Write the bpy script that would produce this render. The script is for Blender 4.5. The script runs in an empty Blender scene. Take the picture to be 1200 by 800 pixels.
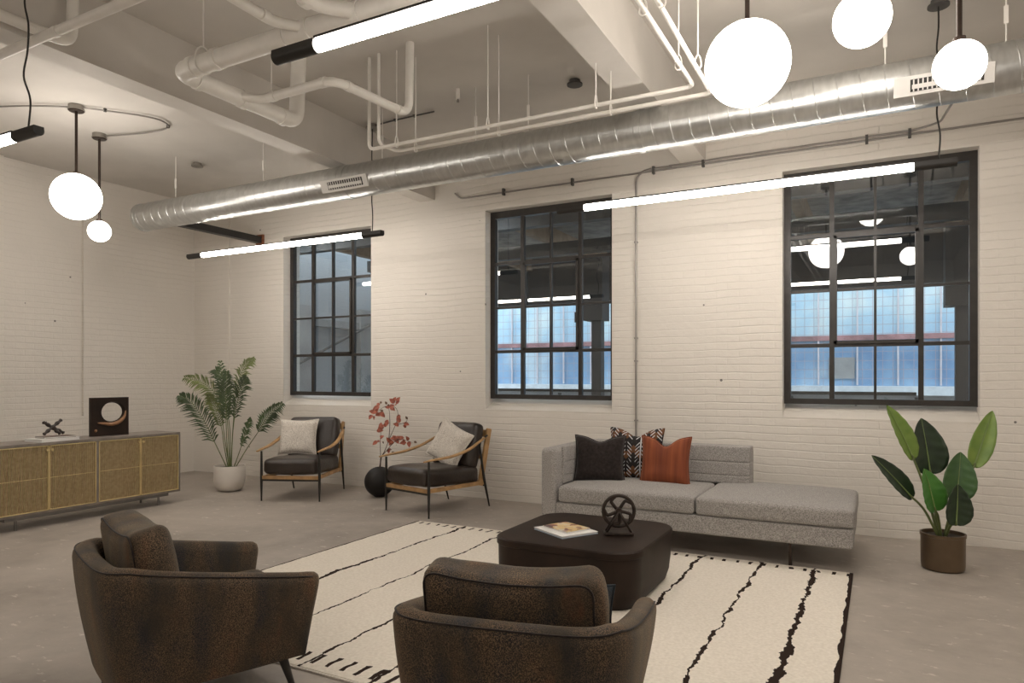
import bpy, bmesh, math, random
from mathutils import Vector, Matrix, Euler
from mathutils import noise as mn
random.seed(7)
PI = math.pi
S = bpy.context.scene
C = S.collection

# ------------------------------------------------------------------ camera, world, exposure
YAW = math.radians(28.1)
cam_d = bpy.data.cameras.new('camera'); cam = bpy.data.objects.new('camera', cam_d); C.objects.link(cam)
cam.location = (0, 0, 1.5); cam.rotation_euler = (PI/2, 0, YAW)
cam_d.sensor_width = 36.0; cam_d.lens = 36.0*805/1200; cam_d.shift_y = 41/1200; cam_d.clip_start = 0.05
S.camera = cam
S.view_settings.view_transform = 'Standard'; S.view_settings.look = 'None'
S.view_settings.gamma = 1; S.view_settings.use_curve_mapping = False
S.view_settings.exposure = 1.45
W = bpy.data.worlds.new('sky'); S.world = W; W.use_nodes = True
wb = W.node_tree.nodes['Background']
wb.inputs[0].default_value = (0.80, 0.91, 1.0, 1); wb.inputs[1].default_value = 1.25
TUBE_E = 15.0
GLOBE_E = 5.5
LAMP_COL = (1.0, 0.925, 0.835)

# ------------------------------------------------------------------ material helpers
def new_mat(name):
    m = bpy.data.materials.new(name); m.use_nodes = True
    return m, m.node_tree, m.node_tree.nodes['Principled BSDF']
def nd(t, typ, **kw):
    n = t.nodes.new(typ)
    for k, v in kw.items():
        if k == 'inp':
            for a, b in v.items(): n.inputs[a].default_value = b
        else: setattr(n, k, v)
    return n
def L(t, a, b): t.links.new(a, b)
def coords(t, scale=(1,1,1), rot=(0,0,0)):
    tc = nd(t, 'ShaderNodeTexCoord'); mp = nd(t, 'ShaderNodeMapping')
    mp.inputs['Scale'].default_value = scale; mp.inputs['Rotation'].default_value = rot
    L(t, tc.outputs['Object'], mp.inputs[0]); return mp.outputs[0]
def ramp(t, fac, stops):
    r = nd(t, 'ShaderNodeValToRGB'); e = r.color_ramp.elements
    while len(e) < len(stops): e.new(0.5)
    for q, (p, c) in zip(e, stops): q.position = p; q.color = (*c, 1)
    if fac is not None: L(t, fac, r.inputs[0])
    return r.outputs[0]
def math_n(t, op, a, b=None, c=None):
    n = nd(t, 'ShaderNodeMath', operation=op)
    for i, v in enumerate((a, b, c)):
        if v is None: continue
        if isinstance(v, (int, float)): n.inputs[i].default_value = v
        else: L(t, v, n.inputs[i])
    return n.outputs[0]
def plain(name, col, rough=0.5, metal=0.0, var=0.12, nscale=6.0, bump=0.0, bscale=60.0, spec=0.5, sheen=0.0):
    m, t, b = new_mat(name)
    v = coords(t)
    n = nd(t, 'ShaderNodeTexNoise', inp={'Scale': nscale, 'Detail': 5.0}); L(t, v, n.inputs['Vector'])
    lo = tuple(max(0, c*(1-var)) for c in col); hi = tuple(min(1, c*(1+var)) for c in col)
    L(t, ramp(t, n.outputs[0], [(0.3, lo), (0.7, hi)]), b.inputs['Base Color'])
    b.inputs['Roughness'].default_value = rough; b.inputs['Metallic'].default_value = metal
    b.inputs['Specular IOR Level'].default_value = spec
    if sheen: b.inputs['Sheen Weight'].default_value = sheen
    if bump:
        n2 = nd(t, 'ShaderNodeTexNoise', inp={'Scale': bscale, 'Detail': 4.0}); L(t, v, n2.inputs['Vector'])
        bp = nd(t, 'ShaderNodeBump', inp={'Strength': bump, 'Distance': 0.01}); L(t, n2.outputs[0], bp.inputs['Height'])
        L(t, bp.outputs[0], b.inputs['Normal'])
    return m
def emit(name, col, s):
    m, t, b = new_mat(name)
    b.inputs['Base Color'].default_value = (0.9, 0.9, 0.9, 1)
    b.inputs['Emission Color'].default_value = (*col, 1); b.inputs['Emission Strength'].default_value = s
    return m
def brick_mat(name, col, axis, mortar=0.5, rough_amt=1.0, height=0.077, width=0.23, dark=None):
    """painted brick: colour nearly even, the courses in the relief"""
    m, t, b = new_mat(name)
    tc = nd(t, 'ShaderNodeTexCoord'); sp = nd(t, 'ShaderNodeSeparateXYZ'); L(t, tc.outputs['Object'], sp.inputs[0])
    # wobble the courses a little
    wn = nd(t, 'ShaderNodeTexNoise', inp={'Scale': 1.7, 'Detail': 3.0}); L(t, tc.outputs['Object'], wn.inputs['Vector'])
    wob = math_n(t, 'MULTIPLY_ADD', wn.outputs[0], 0.055, -0.027)
    z = math_n(t, 'ADD', sp.outputs[2], wob)
    cb = nd(t, 'ShaderNodeCombineXYZ'); L(t, sp.outputs[0 if axis == 'x' else 1], cb.inputs[0]); L(t, z, cb.inputs[1])
    br = nd(t, 'ShaderNodeTexBrick', inp={'Scale': 1.0, 'Mortar Size': 0.009, 'Mortar Smooth': 0.8, 'Bias': 0.0,
                                          'Brick Width': width, 'Row Height': height})
    br.inputs['Color1'].default_value = (1, 1, 1, 1); br.inputs['Color2'].default_value = (0.72, 0.72, 0.72, 1); br.inputs['Mortar'].default_value = (0, 0, 0, 1)
    L(t, cb.outputs[0], br.inputs['Vector'])
    rw = nd(t, 'ShaderNodeTexBrick', inp={'Scale': 1.0, 'Mortar Size': 0.010, 'Mortar Smooth': 1.0, 'Brick Width': 400.0, 'Row Height': height})
    rw.inputs['Color1'].default_value = (1, 1, 1, 1); rw.inputs['Color2'].default_value = (0.8, 0.8, 0.8, 1); rw.inputs['Mortar'].default_value = (0, 0, 0, 1)
    L(t, cb.outputs[0], rw.inputs['Vector'])
    n1 = nd(t, 'ShaderNodeTexNoise', inp={'Scale': 14.0, 'Detail': 6.0, 'Roughness': 0.65}); L(t, tc.outputs['Object'], n1.inputs['Vector'])
    n2 = nd(t, 'ShaderNodeTexNoise', inp={'Scale': 1.1, 'Detail': 5.0}); L(t, tc.outputs['Object'], n2.inputs['Vector'])
    # pits: rare voronoi chips
    vo = nd(t, 'ShaderNodeTexVoronoi', inp={'Scale': 3.3}); L(t, tc.outputs['Object'], vo.inputs['Vector'])
    pit = math_n(t, 'LESS_THAN', vo.outputs['Distance'], 0.045)
    # the paint fills some joints: modulate mortar depth
    fill = nd(t, 'ShaderNodeMapRange', inp={1: 0.38, 2: 0.62, 3: 0.15, 4: 1.0}); L(t, n2.outputs[0], fill.inputs[0])
    hm = math_n(t, 'MULTIPLY', math_n(t, 'MULTIPLY_ADD', br.outputs[0], 0.30, math_n(t, 'MULTIPLY', rw.outputs[0], 0.60)), fill.outputs[0])
    h = math_n(t, 'ADD', hm, math_n(t, 'MULTIPLY', n1.outputs[0], 0.75*rough_amt))
    h = math_n(t, 'SUBTRACT', h, math_n(t, 'MULTIPLY', pit, 0.9))
    bp = nd(t, 'ShaderNodeBump', inp={'Strength': mortar, 'Distance': 0.012}); L(t, h, bp.inputs['Height']); L(t, bp.outputs[0], b.inputs['Normal'])
    c0 = tuple(c*0.93 for c in col)
    base = ramp(t, n2.outputs[0], [(0.3, c0), (0.7, col)])
    mx = nd(t, 'ShaderNodeMix', data_type='RGBA'); L(t, base, mx.inputs[6]); mx.inputs[7].default_value = (*(dark or tuple(c*0.25 for c in col)), 1)
    sparse = math_n(t, 'MULTIPLY', pit, math_n(t, 'GREATER_THAN', n2.outputs[0], 0.52))
    # joints slightly grimy
    jm = math_n(t, 'MULTIPLY', math_n(t, 'MULTIPLY', rw.outputs['Fac'], 0.07), fill.outputs[0])
    L(t, math_n(t, 'MAXIMUM', sparse, jm), mx.inputs[0]); L(t, mx.outputs[2], b.inputs['Base Color'])
    b.inputs['Roughness'].default_value = 0.55; b.inputs['Specular IOR Level'].default_value = 0.3
    return m

M = {}
WALLC = (0.77, 0.725, 0.665)
M['brick_x'] = brick_mat('white_painted_brick', WALLC, 'x')
M['brick_y'] = brick_mat('white_painted_brick_side', WALLC, 'y', rough_amt=1.2)
M['wall_plain'] = plain('white_painted_plaster', WALLC, 0.6, var=0.03, nscale=2, bump=0.25, bscale=20)
M['ceiling'] = plain('painted_concrete_ceiling', (0.62, 0.585, 0.54), 0.65, var=0.07, nscale=1.4, bump=0.25, bscale=9)
M['beam'] = plain('painted_concrete_beam', (0.64, 0.605, 0.56), 0.6, var=0.05, nscale=2.2, bump=0.2, bscale=12)
M['pipe'] = plain('white_painted_pipe', (0.80, 0.77, 0.72), 0.4, var=0.04, nscale=9)
M['black_metal'] = plain('black_metal', (0.018, 0.016, 0.014), 0.45, var=0.2)
M['frame'] = plain('dark_steel_window', (0.030, 0.026, 0.023), 0.4, var=0.2, nscale=12)
M['bronze_rod'] = plain('dark_bronze_rod', (0.05, 0.035, 0.028), 0.4, metal=0.6)
M['canopy'] = plain('brushed_nickel_canopy', (0.35, 0.33, 0.30), 0.35, metal=0.8)
M['wood'] = plain('oak_wood', (0.42, 0.25, 0.11), 0.45, var=0.3, nscale=9, bump=0.1)
M['leather'] = plain('dark_brown_leather', (0.030, 0.022, 0.018), 0.32, var=0.35, nscale=5, bump=0.25, bscale=40)
M['tube'] = emit('lit_tube_diffuser', LAMP_COL, TUBE_E)
M['globe'] = emit('lit_opal_globe', LAMP_COL, GLOBE_E)
M['fill_glow'] = emit('lit_fill_strip', (0.9, 0.96, 1.0), 24.0)  # glow of the added fill lamps outside
M['dark_wood'] = plain('espresso_wood', (0.022, 0.013, 0.009), 0.5, var=0.35, nscale=4, bump=0.05, spec=0.2)
M['cast_iron'] = plain('dark_cast_iron', (0.035, 0.024, 0.019), 0.5, metal=0.4, var=0.4, nscale=20, bump=0.2)
M['brown_knot'] = plain('dark_brown_turned_wood', (0.025, 0.015, 0.012), 0.4, var=0.3)
M['brass'] = plain('aged_brass', (0.78, 0.64, 0.34), 0.38, metal=0.5, var=0.15)
M['case'] = plain('grey_brown_wood', (0.21, 0.18, 0.155), 0.45, var=0.25, nscale=7)
M['steel_leg'] = plain('grey_steel', (0.22, 0.21, 0.2), 0.35, metal=0.8)
M['white_pot'] = plain('matte_white_ceramic', (0.72, 0.67, 0.61), 0.5, var=0.03)
M['soil'] = plain('dark_soil', (0.03, 0.022, 0.016), 0.9, var=0.4, nscale=30, bump=0.6)
M['black_ceramic'] = plain('matte_black_ceramic', (0.012, 0.010, 0.009), 0.55, var=0.2, spec=0.35)
M['stem'] = plain('green_stem', (0.12, 0.15, 0.05), 0.5, var=0.3)
M['palm_a'] = plain('palm_green', (0.055, 0.085, 0.035), 0.45, var=0.5, nscale=3)
M['palm_b'] = plain('palm_light_green', (0.15, 0.18, 0.06), 0.45, var=0.5, nscale=3)
M['red_leaf'] = plain('red_leaf', (0.36, 0.105, 0.065), 0.6, var=0.5, nscale=30)
M['brown_leaf'] = plain('brown_leaf', (0.13, 0.07, 0.04), 0.6, var=0.4, nscale=30)
M['twig'] = plain('dark_twig', (0.07, 0.04, 0.03), 0.6)
M['conduit'] = plain('galvanised_conduit', (0.33, 0.31, 0.29), 0.4, metal=0.5)
M['cond_clip'] = plain('dark_clip', (0.08, 0.075, 0.07), 0.5)
M['rust'] = plain('rusty_plate', (0.22, 0.08, 0.04), 0.7, var=0.4, nscale=30)
M['white_card'] = plain('white_paper', (0.8, 0.79, 0.77), 0.5, var=0.02)
M['blue_card'] = plain('pale_blue_cover', (0.42, 0.50, 0.60), 0.35, var=0.1)
M['brown_cover'] = plain('brown_book_cover', (0.10, 0.045, 0.025), 0.4, var=0.3)
M['grille_white'] = plain('white_vent_frame', (0.70, 0.68, 0.65), 0.45, var=0.03)
M['bronze_pot'] = plain('bronze_pot_metal', (0.16, 0.115, 0.075), 0.38, metal=0.7, var=0.12)
M['wood_light'] = plain('carved_light_wood', (0.30, 0.15, 0.07), 0.4, var=0.3, nscale=14)

# fabric of the sofa and similar speckled cloth
def fabric(name, stops, scale=260, bump=0.5, rough=0.95, big=None):
    m, t, b = new_mat(name); v = coords(t)
    n = nd(t, 'ShaderNodeTexNoise', inp={'Scale': scale, 'Detail': 2.0}); L(t, v, n.inputs['Vector'])
    col = ramp(t, n.outputs[0], stops)
    L(t, col, b.inputs['Base Color'])
    b.inputs['Roughness'].default_value = rough; b.inputs['Specular IOR Level'].default_value = 0.2
    b.inputs['Sheen Weight'].default_value = 0.15
    bp = nd(t, 'ShaderNodeBump', inp={'Strength': bump, 'Distance': 0.004}); L(t, n.outputs[0], bp.inputs['Height']); L(t, bp.outputs[0], b.inputs['Normal'])
    return m
M['sofa'] = fabric('grey_tweed', [(0.30, (0.17, 0.16, 0.152)), (0.5, (0.34, 0.32, 0.305)), (0.72, (0.50, 0.475, 0.45))], 150)
M['slate_cloth'] = fabric('slate_blue_cloth', [(0.3, (0.03, 0.04, 0.05)), (0.7, (0.06, 0.075, 0.09))], 200)
M['cream'] = fabric('cream_woven', [(0.32, (0.36, 0.32, 0.28)), (0.5, (0.66, 0.61, 0.55)), (0.7, (0.80, 0.76, 0.70))], 130)
M['cream_edge'] = fabric('cream_fringe', [(0.3, (0.55, 0.5, 0.44)), (0.7, (0.8, 0.76, 0.7))], 200)
M['dark_pillow'] = fabric('charcoal_brown_velvet', [(0.3, (0.016, 0.012, 0.011)), (0.7, (0.035, 0.027, 0.025))], 40)
def rust_mat():
    m, t, b = new_mat('rust_velvet'); v = coords(t, (22, 1, 1.2))
    n = nd(t, 'ShaderNodeTexNoise', inp={'Scale': 1.0, 'Detail': 4.0}); L(t, v, n.inputs['Vector'])
    L(t, ramp(t, n.outputs[0], [(0.3, (0.11, 0.021, 0.007)), (0.5, (0.20, 0.043, 0.012)), (0.75, (0.27, 0.07, 0.02))]), b.inputs['Base Color'])
    b.inputs['Roughness'].default_value = 0.8; b.inputs['Sheen Weight'].default_value = 0.3
    b.inputs['Sheen Tint'].default_value = (1, 0.5, 0.3, 1)
    return m
M['rust_velvet'] = rust_mat()
def zig_mat():
    m, t, b = new_mat('chevron_print'); tc = nd(t, 'ShaderNodeTexCoord'); sp = nd(t, 'ShaderNodeSeparateXYZ'); L(t, tc.outputs['Object'], sp.inputs[0])
    x, z = sp.outputs[0], sp.outputs[2]
    fx = math_n(t, 'PINGPONG', math_n(t, 'ADD', x, 0.503), 0.07)               # distance to nearest spine
    bar = math_n(t, 'LESS_THAN', math_n(t, 'FRACT', math_n(t, 'MULTIPLY', math_n(t, 'ADD', z, fx), 27.0)), 0.32)
    inn = math_n(t, 'MULTIPLY', math_n(t, 'GREATER_THAN', fx, 0.010), math_n(t, 'LESS_THAN', fx, 0.052))
    seg = math_n(t, 'GREATER_THAN', math_n(t, 'FRACT', math_n(t, 'MULTIPLY', math_n(t, 'ADD', z, math_n(t, 'MULTIPLY', fx, 1.5)), 5.0)), 0.22)
    w = math_n(t, 'MULTIPLY', math_n(t, 'MULTIPLY', bar, inn), seg)
    spine = math_n(t, 'LESS_THAN', math_n(t, 'ABSOLUTE', math_n(t, 'SUBTRACT', x, 0.057)), 0.006)
    w = math_n(t, 'MAXIMUM', w, spine)
    br = math_n(t, 'LESS_THAN', math_n(t, 'FRACT', math_n(t, 'MULTIPLY', math_n(t, 'SUBTRACT', z, fx), 5.0)), 0.35)
    m1 = nd(t, 'ShaderNodeMix', data_type='RGBA'); m1.inputs[6].default_value = (0.015, 0.012, 0.012, 1); m1.inputs[7].default_value = (0.15, 0.065, 0.028, 1)
    L(t, br, m1.inputs[0])
    m2 = nd(t, 'ShaderNodeMix', data_type='RGBA'); L(t, w, m2.inputs[0]); L(t, m1.outputs[2], m2.inputs[6]); m2.inputs[7].default_value = (0.62, 0.62, 0.64, 1)
    L(t, m2.outputs[2], b.inputs['Base Color']); b.inputs['Roughness'].default_value = 0.9
    return m
M['chevron'] = zig_mat()
def armchair_mat():
    m, t, b = new_mat('mottled_bronze_chenille'); v = coords(t); v2 = coords(t, (1, 1, 0.35))
    n1 = nd(t, 'ShaderNodeTexNoise', inp={'Scale': 9.0, 'Detail': 4.0}); L(t, v2, n1.inputs['Vector'])
    n2 = nd(t, 'ShaderNodeTexNoise', inp={'Scale': 290.0, 'Detail': 2.0}); L(t, v, n2.inputs['Vector'])
    n3 = nd(t, 'ShaderNodeTexNoise', inp={'Scale': 5.0, 'Detail': 3.0}); L(t, v2, n3.inputs['Vector'])
    base = ramp(t, n1.outputs[0], [(0.36, (0.015, 0.019, 0.026)), (0.48, (0.030, 0.026, 0.020)), (0.60, (0.048, 0.033, 0.020)), (0.70, (0.095, 0.040, 0.018))])
    spk = ramp(t, n2.outputs[0], [(0.45, (0.009, 0.008, 0.008)), (0.60, (0.30, 0.19, 0.105))])
    f = nd(t, 'ShaderNodeMapRange', inp={1: 0.38, 2: 0.64, 3: 0.06, 4: 0.62}); L(t, n3.outputs[0], f.inputs[0])
    mx = nd(t, 'ShaderNodeMix', data_type='RGBA'); L(t, f.outputs[0], mx.inputs[0]); L(t, base, mx.inputs[6]); L(t, spk, mx.inputs[7])
    L(t, mx.outputs[2], b.inputs['Base Color'])
    b.inputs['Roughness'].default_value = 0.85; b.inputs['Sheen Weight'].default_value = 0.22; b.inputs['Sheen Roughness'].default_value = 0.4
    b.inputs['Sheen Tint'].default_value = (0.9, 0.75, 0.55, 1)
    bp = nd(t, 'ShaderNodeBump', inp={'Strength': 0.4, 'Distance': 0.003}); L(t, n2.outputs[0], bp.inputs['Height']); L(t, bp.outputs[0], b.inputs['Normal'])
    return m
M['chenille'] = armchair_mat()
def floor_mat():
    m, t, b = new_mat('polished_concrete'); v = coords(t)
    n1 = nd(t, 'ShaderNodeTexNoise', inp={'Scale': 0.7, 'Detail': 8.0, 'Roughness': 0.6, 'Distortion': 0.6}); L(t, v, n1.inputs['Vector'])
    n2 = nd(t, 'ShaderNodeTexNoise', inp={'Scale': 5.5, 'Detail': 7.0, 'Roughness': 0.7}); L(t, v, n2.inputs['Vector'])
    mixn = math_n(t, 'ADD', math_n(t, 'MULTIPLY', n1.outputs[0], 0.6), math_n(t, 'MULTIPLY', n2.outputs[0], 0.4))
    base = ramp(t, mixn, [(0.34, (0.27, 0.235, 0.202)), (0.5, (0.385, 0.342, 0.30)), (0.66, (0.48, 0.43, 0.38))])
    # pale flecks
    v3 = coords(t, (5, 12, 1), (0, 0, 0.4)); n3 = nd(t, 'ShaderNodeTexNoise', inp={'Scale': 1.3, 'Detail': 5.0, 'Roughness': 0.75}); L(t, v3, n3.inputs['Vector'])
    fl = nd(t, 'ShaderNodeMapRange', inp={1: 0.61, 2: 0.66, 3: 0.0, 4: 0.55}); L(t, n3.outputs[0], fl.inputs[0])
    mx = nd(t, 'ShaderNodeMix', data_type='RGBA'); L(t, fl.outputs[0], mx.inputs[0]); L(t, base, mx.inputs[6]); mx.inputs[7].default_value = (0.75, 0.69, 0.63, 1)
    L(t, mx.outputs[2], b.inputs['Base Color'])
    r = nd(t, 'ShaderNodeMapRange', inp={1: 0.3, 2: 0.7, 3: 0.42, 4: 0.62}); L(t, n2.outputs[0], r.inputs[0]); L(t, r.outputs[0], b.inputs['Roughness'])
    b.inputs['Specular IOR Level'].default_value = 0.35
    return m
M['floor'] = floor_mat()
def galv_mat():
    m, t, b = new_mat('galvanised_spiral_duct'); v = coords(t, (3, 1, 1))
    vo = nd(t, 'ShaderNodeTexNoise', inp={'Scale': 9.0, 'Detail': 5.0}); L(t, v, vo.inputs['Vector'])
    L(t, ramp(t, vo.outputs[0], [(0.3, (0.54, 0.55, 0.545)), (0.7, (0.65, 0.66, 0.655))]), b.inputs['Base Color'])
    b.inputs['Metallic'].default_value = 0.95
    r = nd(t, 'ShaderNodeMapRange', inp={1: 0.3, 2: 0.7, 3: 0.30, 4: 0.37}); L(t, vo.outputs[0], r.inputs[0]); L(t, r.outputs[0], b.inputs['Roughness'])
    return m
M['duct'] = galv_mat()
def glass_mat():
    m, t, b = new_mat('window_glass'); out = t.nodes['Material Output']; t.nodes.remove(b)
    tr = nd(t, 'ShaderNodeBsdfTransparent', inp={'Color': (0.90, 0.94, 0.96, 1)}); gl = nd(t, 'ShaderNodeBsdfGlossy', inp={'Roughness': 0.01, 'Color': (1, 1, 1, 1)})
    g = nd(t, 'ShaderNodeNewGeometry'); dp = nd(t, 'ShaderNodeVectorMath', operation='DOT_PRODUCT'); mx = nd(t, 'ShaderNodeMixShader')
    L(t, g.outputs['Normal'], dp.inputs[0]); L(t, g.outputs['Incoming'], dp.inputs[1])
    c1 = math_n(t, 'SUBTRACT', 1.0, math_n(t, 'ABSOLUTE', dp.outputs['Value']))       # Schlick, the same from both sides
    f = math_n(t, 'MULTIPLY_ADD', math_n(t, 'POWER', c1, 5.0), 0.92, 0.075)
    L(t, f, mx.inputs[0]); L(t, tr.outputs[0], mx.inputs[1]); L(t, gl.outputs[0], mx.inputs[2]); L(t, mx.outputs[0], out.inputs[0])
    return m
M['glass'] = glass_mat()
def rug_mat():
    """local coordinates: x 0..4.0 across the stripes, y 0..3.2 along them"""
    m, t, b = new_mat('cream_rug_with_dark_stripes'); tc = nd(t, 'ShaderNodeTexCoord'); sp = nd(t, 'ShaderNodeSeparateXYZ'); L(t, tc.outputs['Object'], sp.inputs[0])
    x, y = sp.outputs[0], sp.outputs[1]
    st = None
    def stripe(x0, half, seed, edge=0.0):
        cb = nd(t, 'ShaderNodeCombineXYZ'); cb.inputs[0].default_value = seed*3.7; L(t, y, cb.inputs[1])
        a = nd(t, 'ShaderNodeTexNoise', inp={'Scale': 2.3, 'Detail': 4.0, 'Roughness': 0.7}); L(t, cb.outputs[0], a.inputs['Vector'])
        cb2 = nd(t, 'ShaderNodeCombineXYZ'); cb2.inputs[0].default_value = seed*5.1+9; L(t, math_n(t, 'SNAP', y, 0.018), cb2.inputs[1])
        c = nd(t, 'ShaderNodeTexNoise', inp={'Scale': 4.0, 'Detail': 5.0, 'Roughness': 0.8}); L(t, cb2.outputs[0], c.inputs['Vector'])
        xo = math_n(t, 'ADD', x, math_n(t, 'MULTIPLY_ADD', a.outputs[0], 0.16, -0.08 - x0))
        wd = math_n(t, 'MAXIMUM', math_n(t, 'MULTIPLY_ADD', c.outputs[0], half*6.0, -half*2.05), half*0.32)
        return math_n(t, 'LESS_THAN', math_n(t, 'ABSOLUTE', xo), wd)
    for i, x0 in enumerate((0.56, 1.08, 1.56, 2.01, 2.46, 2.90, 3.35, 3.75)):
        s = stripe(x0, (0.013, 0.008, 0.009, 0.012, 0.010, 0.011, 0.012, 0.017)[i], i+1)
        st = s if st is None else math_n(t, 'MAXIMUM', st, s)
    # dark selvedges
    for e, off in ((0.0, 0.020), (4.02, 0.024)):
        cb = nd(t, 'ShaderNodeCombineXYZ'); cb.inputs[0].default_value = e+4; L(t, y, cb.inputs[1])
        a = nd(t, 'ShaderNodeTexNoise', inp={'Scale': 6.0, 'Detail': 5.0}); L(t, cb.outputs[0], a.inputs['Vector'])
        st = math_n(t, 'MAXIMUM', st, math_n(t, 'LESS_THAN', math_n(t, 'ABSOLUTE', math_n(t, 'SUBTRACT', x, e)), math_n(t, 'MULTIPLY_ADD', a.outputs[0], 0.05, off-0.025)))
    # short ticks at both ends
    tw = nd(t, 'ShaderNodeTexNoise', inp={'Scale': 9.0, 'Detail': 2.0}); L(t, tc.outputs['Object'], tw.inputs['Vector'])
    xt = math_n(t, 'ADD', x, math_n(t, 'MULTIPLY', tw.outputs[0], 0.05))
    tick = math_n(t, 'LESS_THAN', math_n(t, 'FRACT', math_n(t, 'MULTIPLY', xt, 10.0)), 0.26)
    yn = math_n(t, 'ADD', y, math_n(t, 'MULTIPLY_ADD', tw.outputs[0], 0.06, -0.03))
    far = math_n(t, 'MULTIPLY', math_n(t, 'GREATER_THAN', yn, 3.085), math_n(t, 'LESS_THAN', yn, 3.16))
    near = math_n(t, 'MULTIPLY', math_n(t, 'GREATER_THAN', yn, 0.05), math_n(t, 'LESS_THAN', yn, 0.17))
    st = math_n(t, 'MAXIMUM', st, math_n(t, 'MULTIPLY', tick, math_n(t, 'MAXIMUM', far, near)))
    n = nd(t, 'ShaderNodeTexNoise', inp={'Scale': 55.0, 'Detail': 4.0}); L(t, tc.outputs['Object'], n.inputs['Vector'])
    cr = ramp(t, n.outputs[0], [(0.3, (0.74, 0.68, 0.59)), (0.7, (0.86, 0.80, 0.71))])
    mx = nd(t, 'ShaderNodeMix', data_type='RGBA'); L(t, st, mx.inputs[0]); L(t, cr, mx.inputs[6]); mx.inputs[7].default_value = (0.030, 0.019, 0.015, 1)
    L(t, mx.outputs[2], b.inputs['Base Color']); b.inputs['Roughness'].default_value = 0.95; b.inputs['Specular IOR Level'].default_value = 0.1
    h = math_n(t, 'ADD', n.outputs[0], math_n(t, 'MULTIPLY', st, 0.5))
    bp = nd(t, 'ShaderNodeBump', inp={'Strength': 0.5, 'Distance': 0.006}); L(t, h, bp.inputs['Height']); L(t, bp.outputs[0], b.inputs['Normal'])
    return m
M['rug'] = rug_mat()
def blockglass_mat():
    m, t, b = new_mat('blue_glass_block'); tc = nd(t, 'ShaderNodeTexCoord'); sp = nd(t, 'ShaderNodeSeparateXYZ'); L(t, tc.outputs['Object'], sp.inputs[0])
    cb = nd(t, 'ShaderNodeCombineXYZ'); L(t, sp.outputs[0], cb.inputs[0]); L(t, sp.outputs[2], cb.inputs[1])
    br = nd(t, 'ShaderNodeTexBrick', offset=0.0, inp={'Scale': 1.0, 'Mortar Size': 0.008, 'Mortar Smooth': 0.3, 'Brick Width': 0.208, 'Row Height': 0.208})
    br.inputs['Color1'].default_value = (1, 1, 1, 1); br.inputs['Color2'].default_value = (0.7, 0.7, 0.7, 1); br.inputs['Mortar'].default_value = (0.0, 0.0, 0.0, 1)
    L(t, cb.outputs[0], br.inputs['Vector'])
    n = nd(t, 'ShaderNodeTexNoise', inp={'Scale': 0.8, 'Detail': 4.0}); L(t, tc.outputs['Object'], n.inputs['Vector'])
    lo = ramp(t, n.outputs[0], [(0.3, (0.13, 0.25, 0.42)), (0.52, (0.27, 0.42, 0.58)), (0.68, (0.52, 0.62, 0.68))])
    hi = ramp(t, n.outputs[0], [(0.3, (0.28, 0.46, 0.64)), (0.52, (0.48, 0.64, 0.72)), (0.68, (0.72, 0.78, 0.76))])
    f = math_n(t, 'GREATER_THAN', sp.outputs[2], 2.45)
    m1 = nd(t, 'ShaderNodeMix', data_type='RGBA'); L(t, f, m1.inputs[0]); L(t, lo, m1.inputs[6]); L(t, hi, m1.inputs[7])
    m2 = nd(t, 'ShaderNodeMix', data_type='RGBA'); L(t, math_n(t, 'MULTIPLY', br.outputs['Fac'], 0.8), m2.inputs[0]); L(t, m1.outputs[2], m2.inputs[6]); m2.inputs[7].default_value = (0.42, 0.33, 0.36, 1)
    L(t, m2.outputs[2], b.inputs['Base Color']); b.inputs['Roughness'].default_value = 0.35
    bp = nd(t, 'ShaderNodeBump', inp={'Strength': 0.3, 'Distance': 0.01}); L(t, br.outputs[0], bp.inputs['Height']); L(t, bp.outputs[0], b.inputs['Normal'])
    return m
M['glass_block'] = blockglass_mat()
def door_mat():
    m, t, b = new_mat('fluted_brass_panel'); tc = nd(t, 'ShaderNodeTexCoord'); sp = nd(t, 'ShaderNodeSeparateXYZ'); L(t, tc.outputs['Object'], sp.inputs[0])
    wv = math_n(t, 'SINE', math_n(t, 'MULTIPLY', sp.outputs[1], 2*PI/0.019))
    n = nd(t, 'ShaderNodeTexNoise', inp={'Scale': 30.0, 'Detail': 4.0}); L(t, tc.outputs['Object'], n.inputs['Vector'])
    L(t, ramp(t, n.outputs[0], [(0.3, (0.41, 0.30, 0.16)), (0.7, (0.53, 0.41, 0.235))]), b.inputs['Base Color'])
    b.inputs['Metallic'].default_value = 0.2; b.inputs['Roughness'].default_value = 0.45
    bp = nd(t, 'ShaderNodeBump', inp={'Strength': 1.0, 'Distance': 0.006}); L(t, wv, bp.inputs['Height']); L(t, bp.outputs[0], b.inputs['Normal'])
    return m
M['flute'] = door_mat()
def cover_mat():
    m, t, b = new_mat('printed_magazine_cover'); v = coords(t)
    n = nd(t, 'ShaderNodeTexVoronoi', inp={'Scale': 26.0}); L(t, v, n.inputs['Vector'])
    hs = nd(t, 'ShaderNodeSeparateColor'); L(t, n.outputs['Color'], hs.inputs[0])
    L(t, ramp(t, hs.outputs[0], [(0.0, (0.72, 0.50, 0.20)), (0.45, (0.80, 0.62, 0.33)), (0.65, (0.75, 0.70, 0.60)), (0.82, (0.35, 0.10, 0.06)), (1.0, (0.10, 0.08, 0.10))]), b.inputs['Base Color'])
    b.inputs['Roughness'].default_value = 0.3
    return m
M['cover'] = cover_mat()
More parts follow.
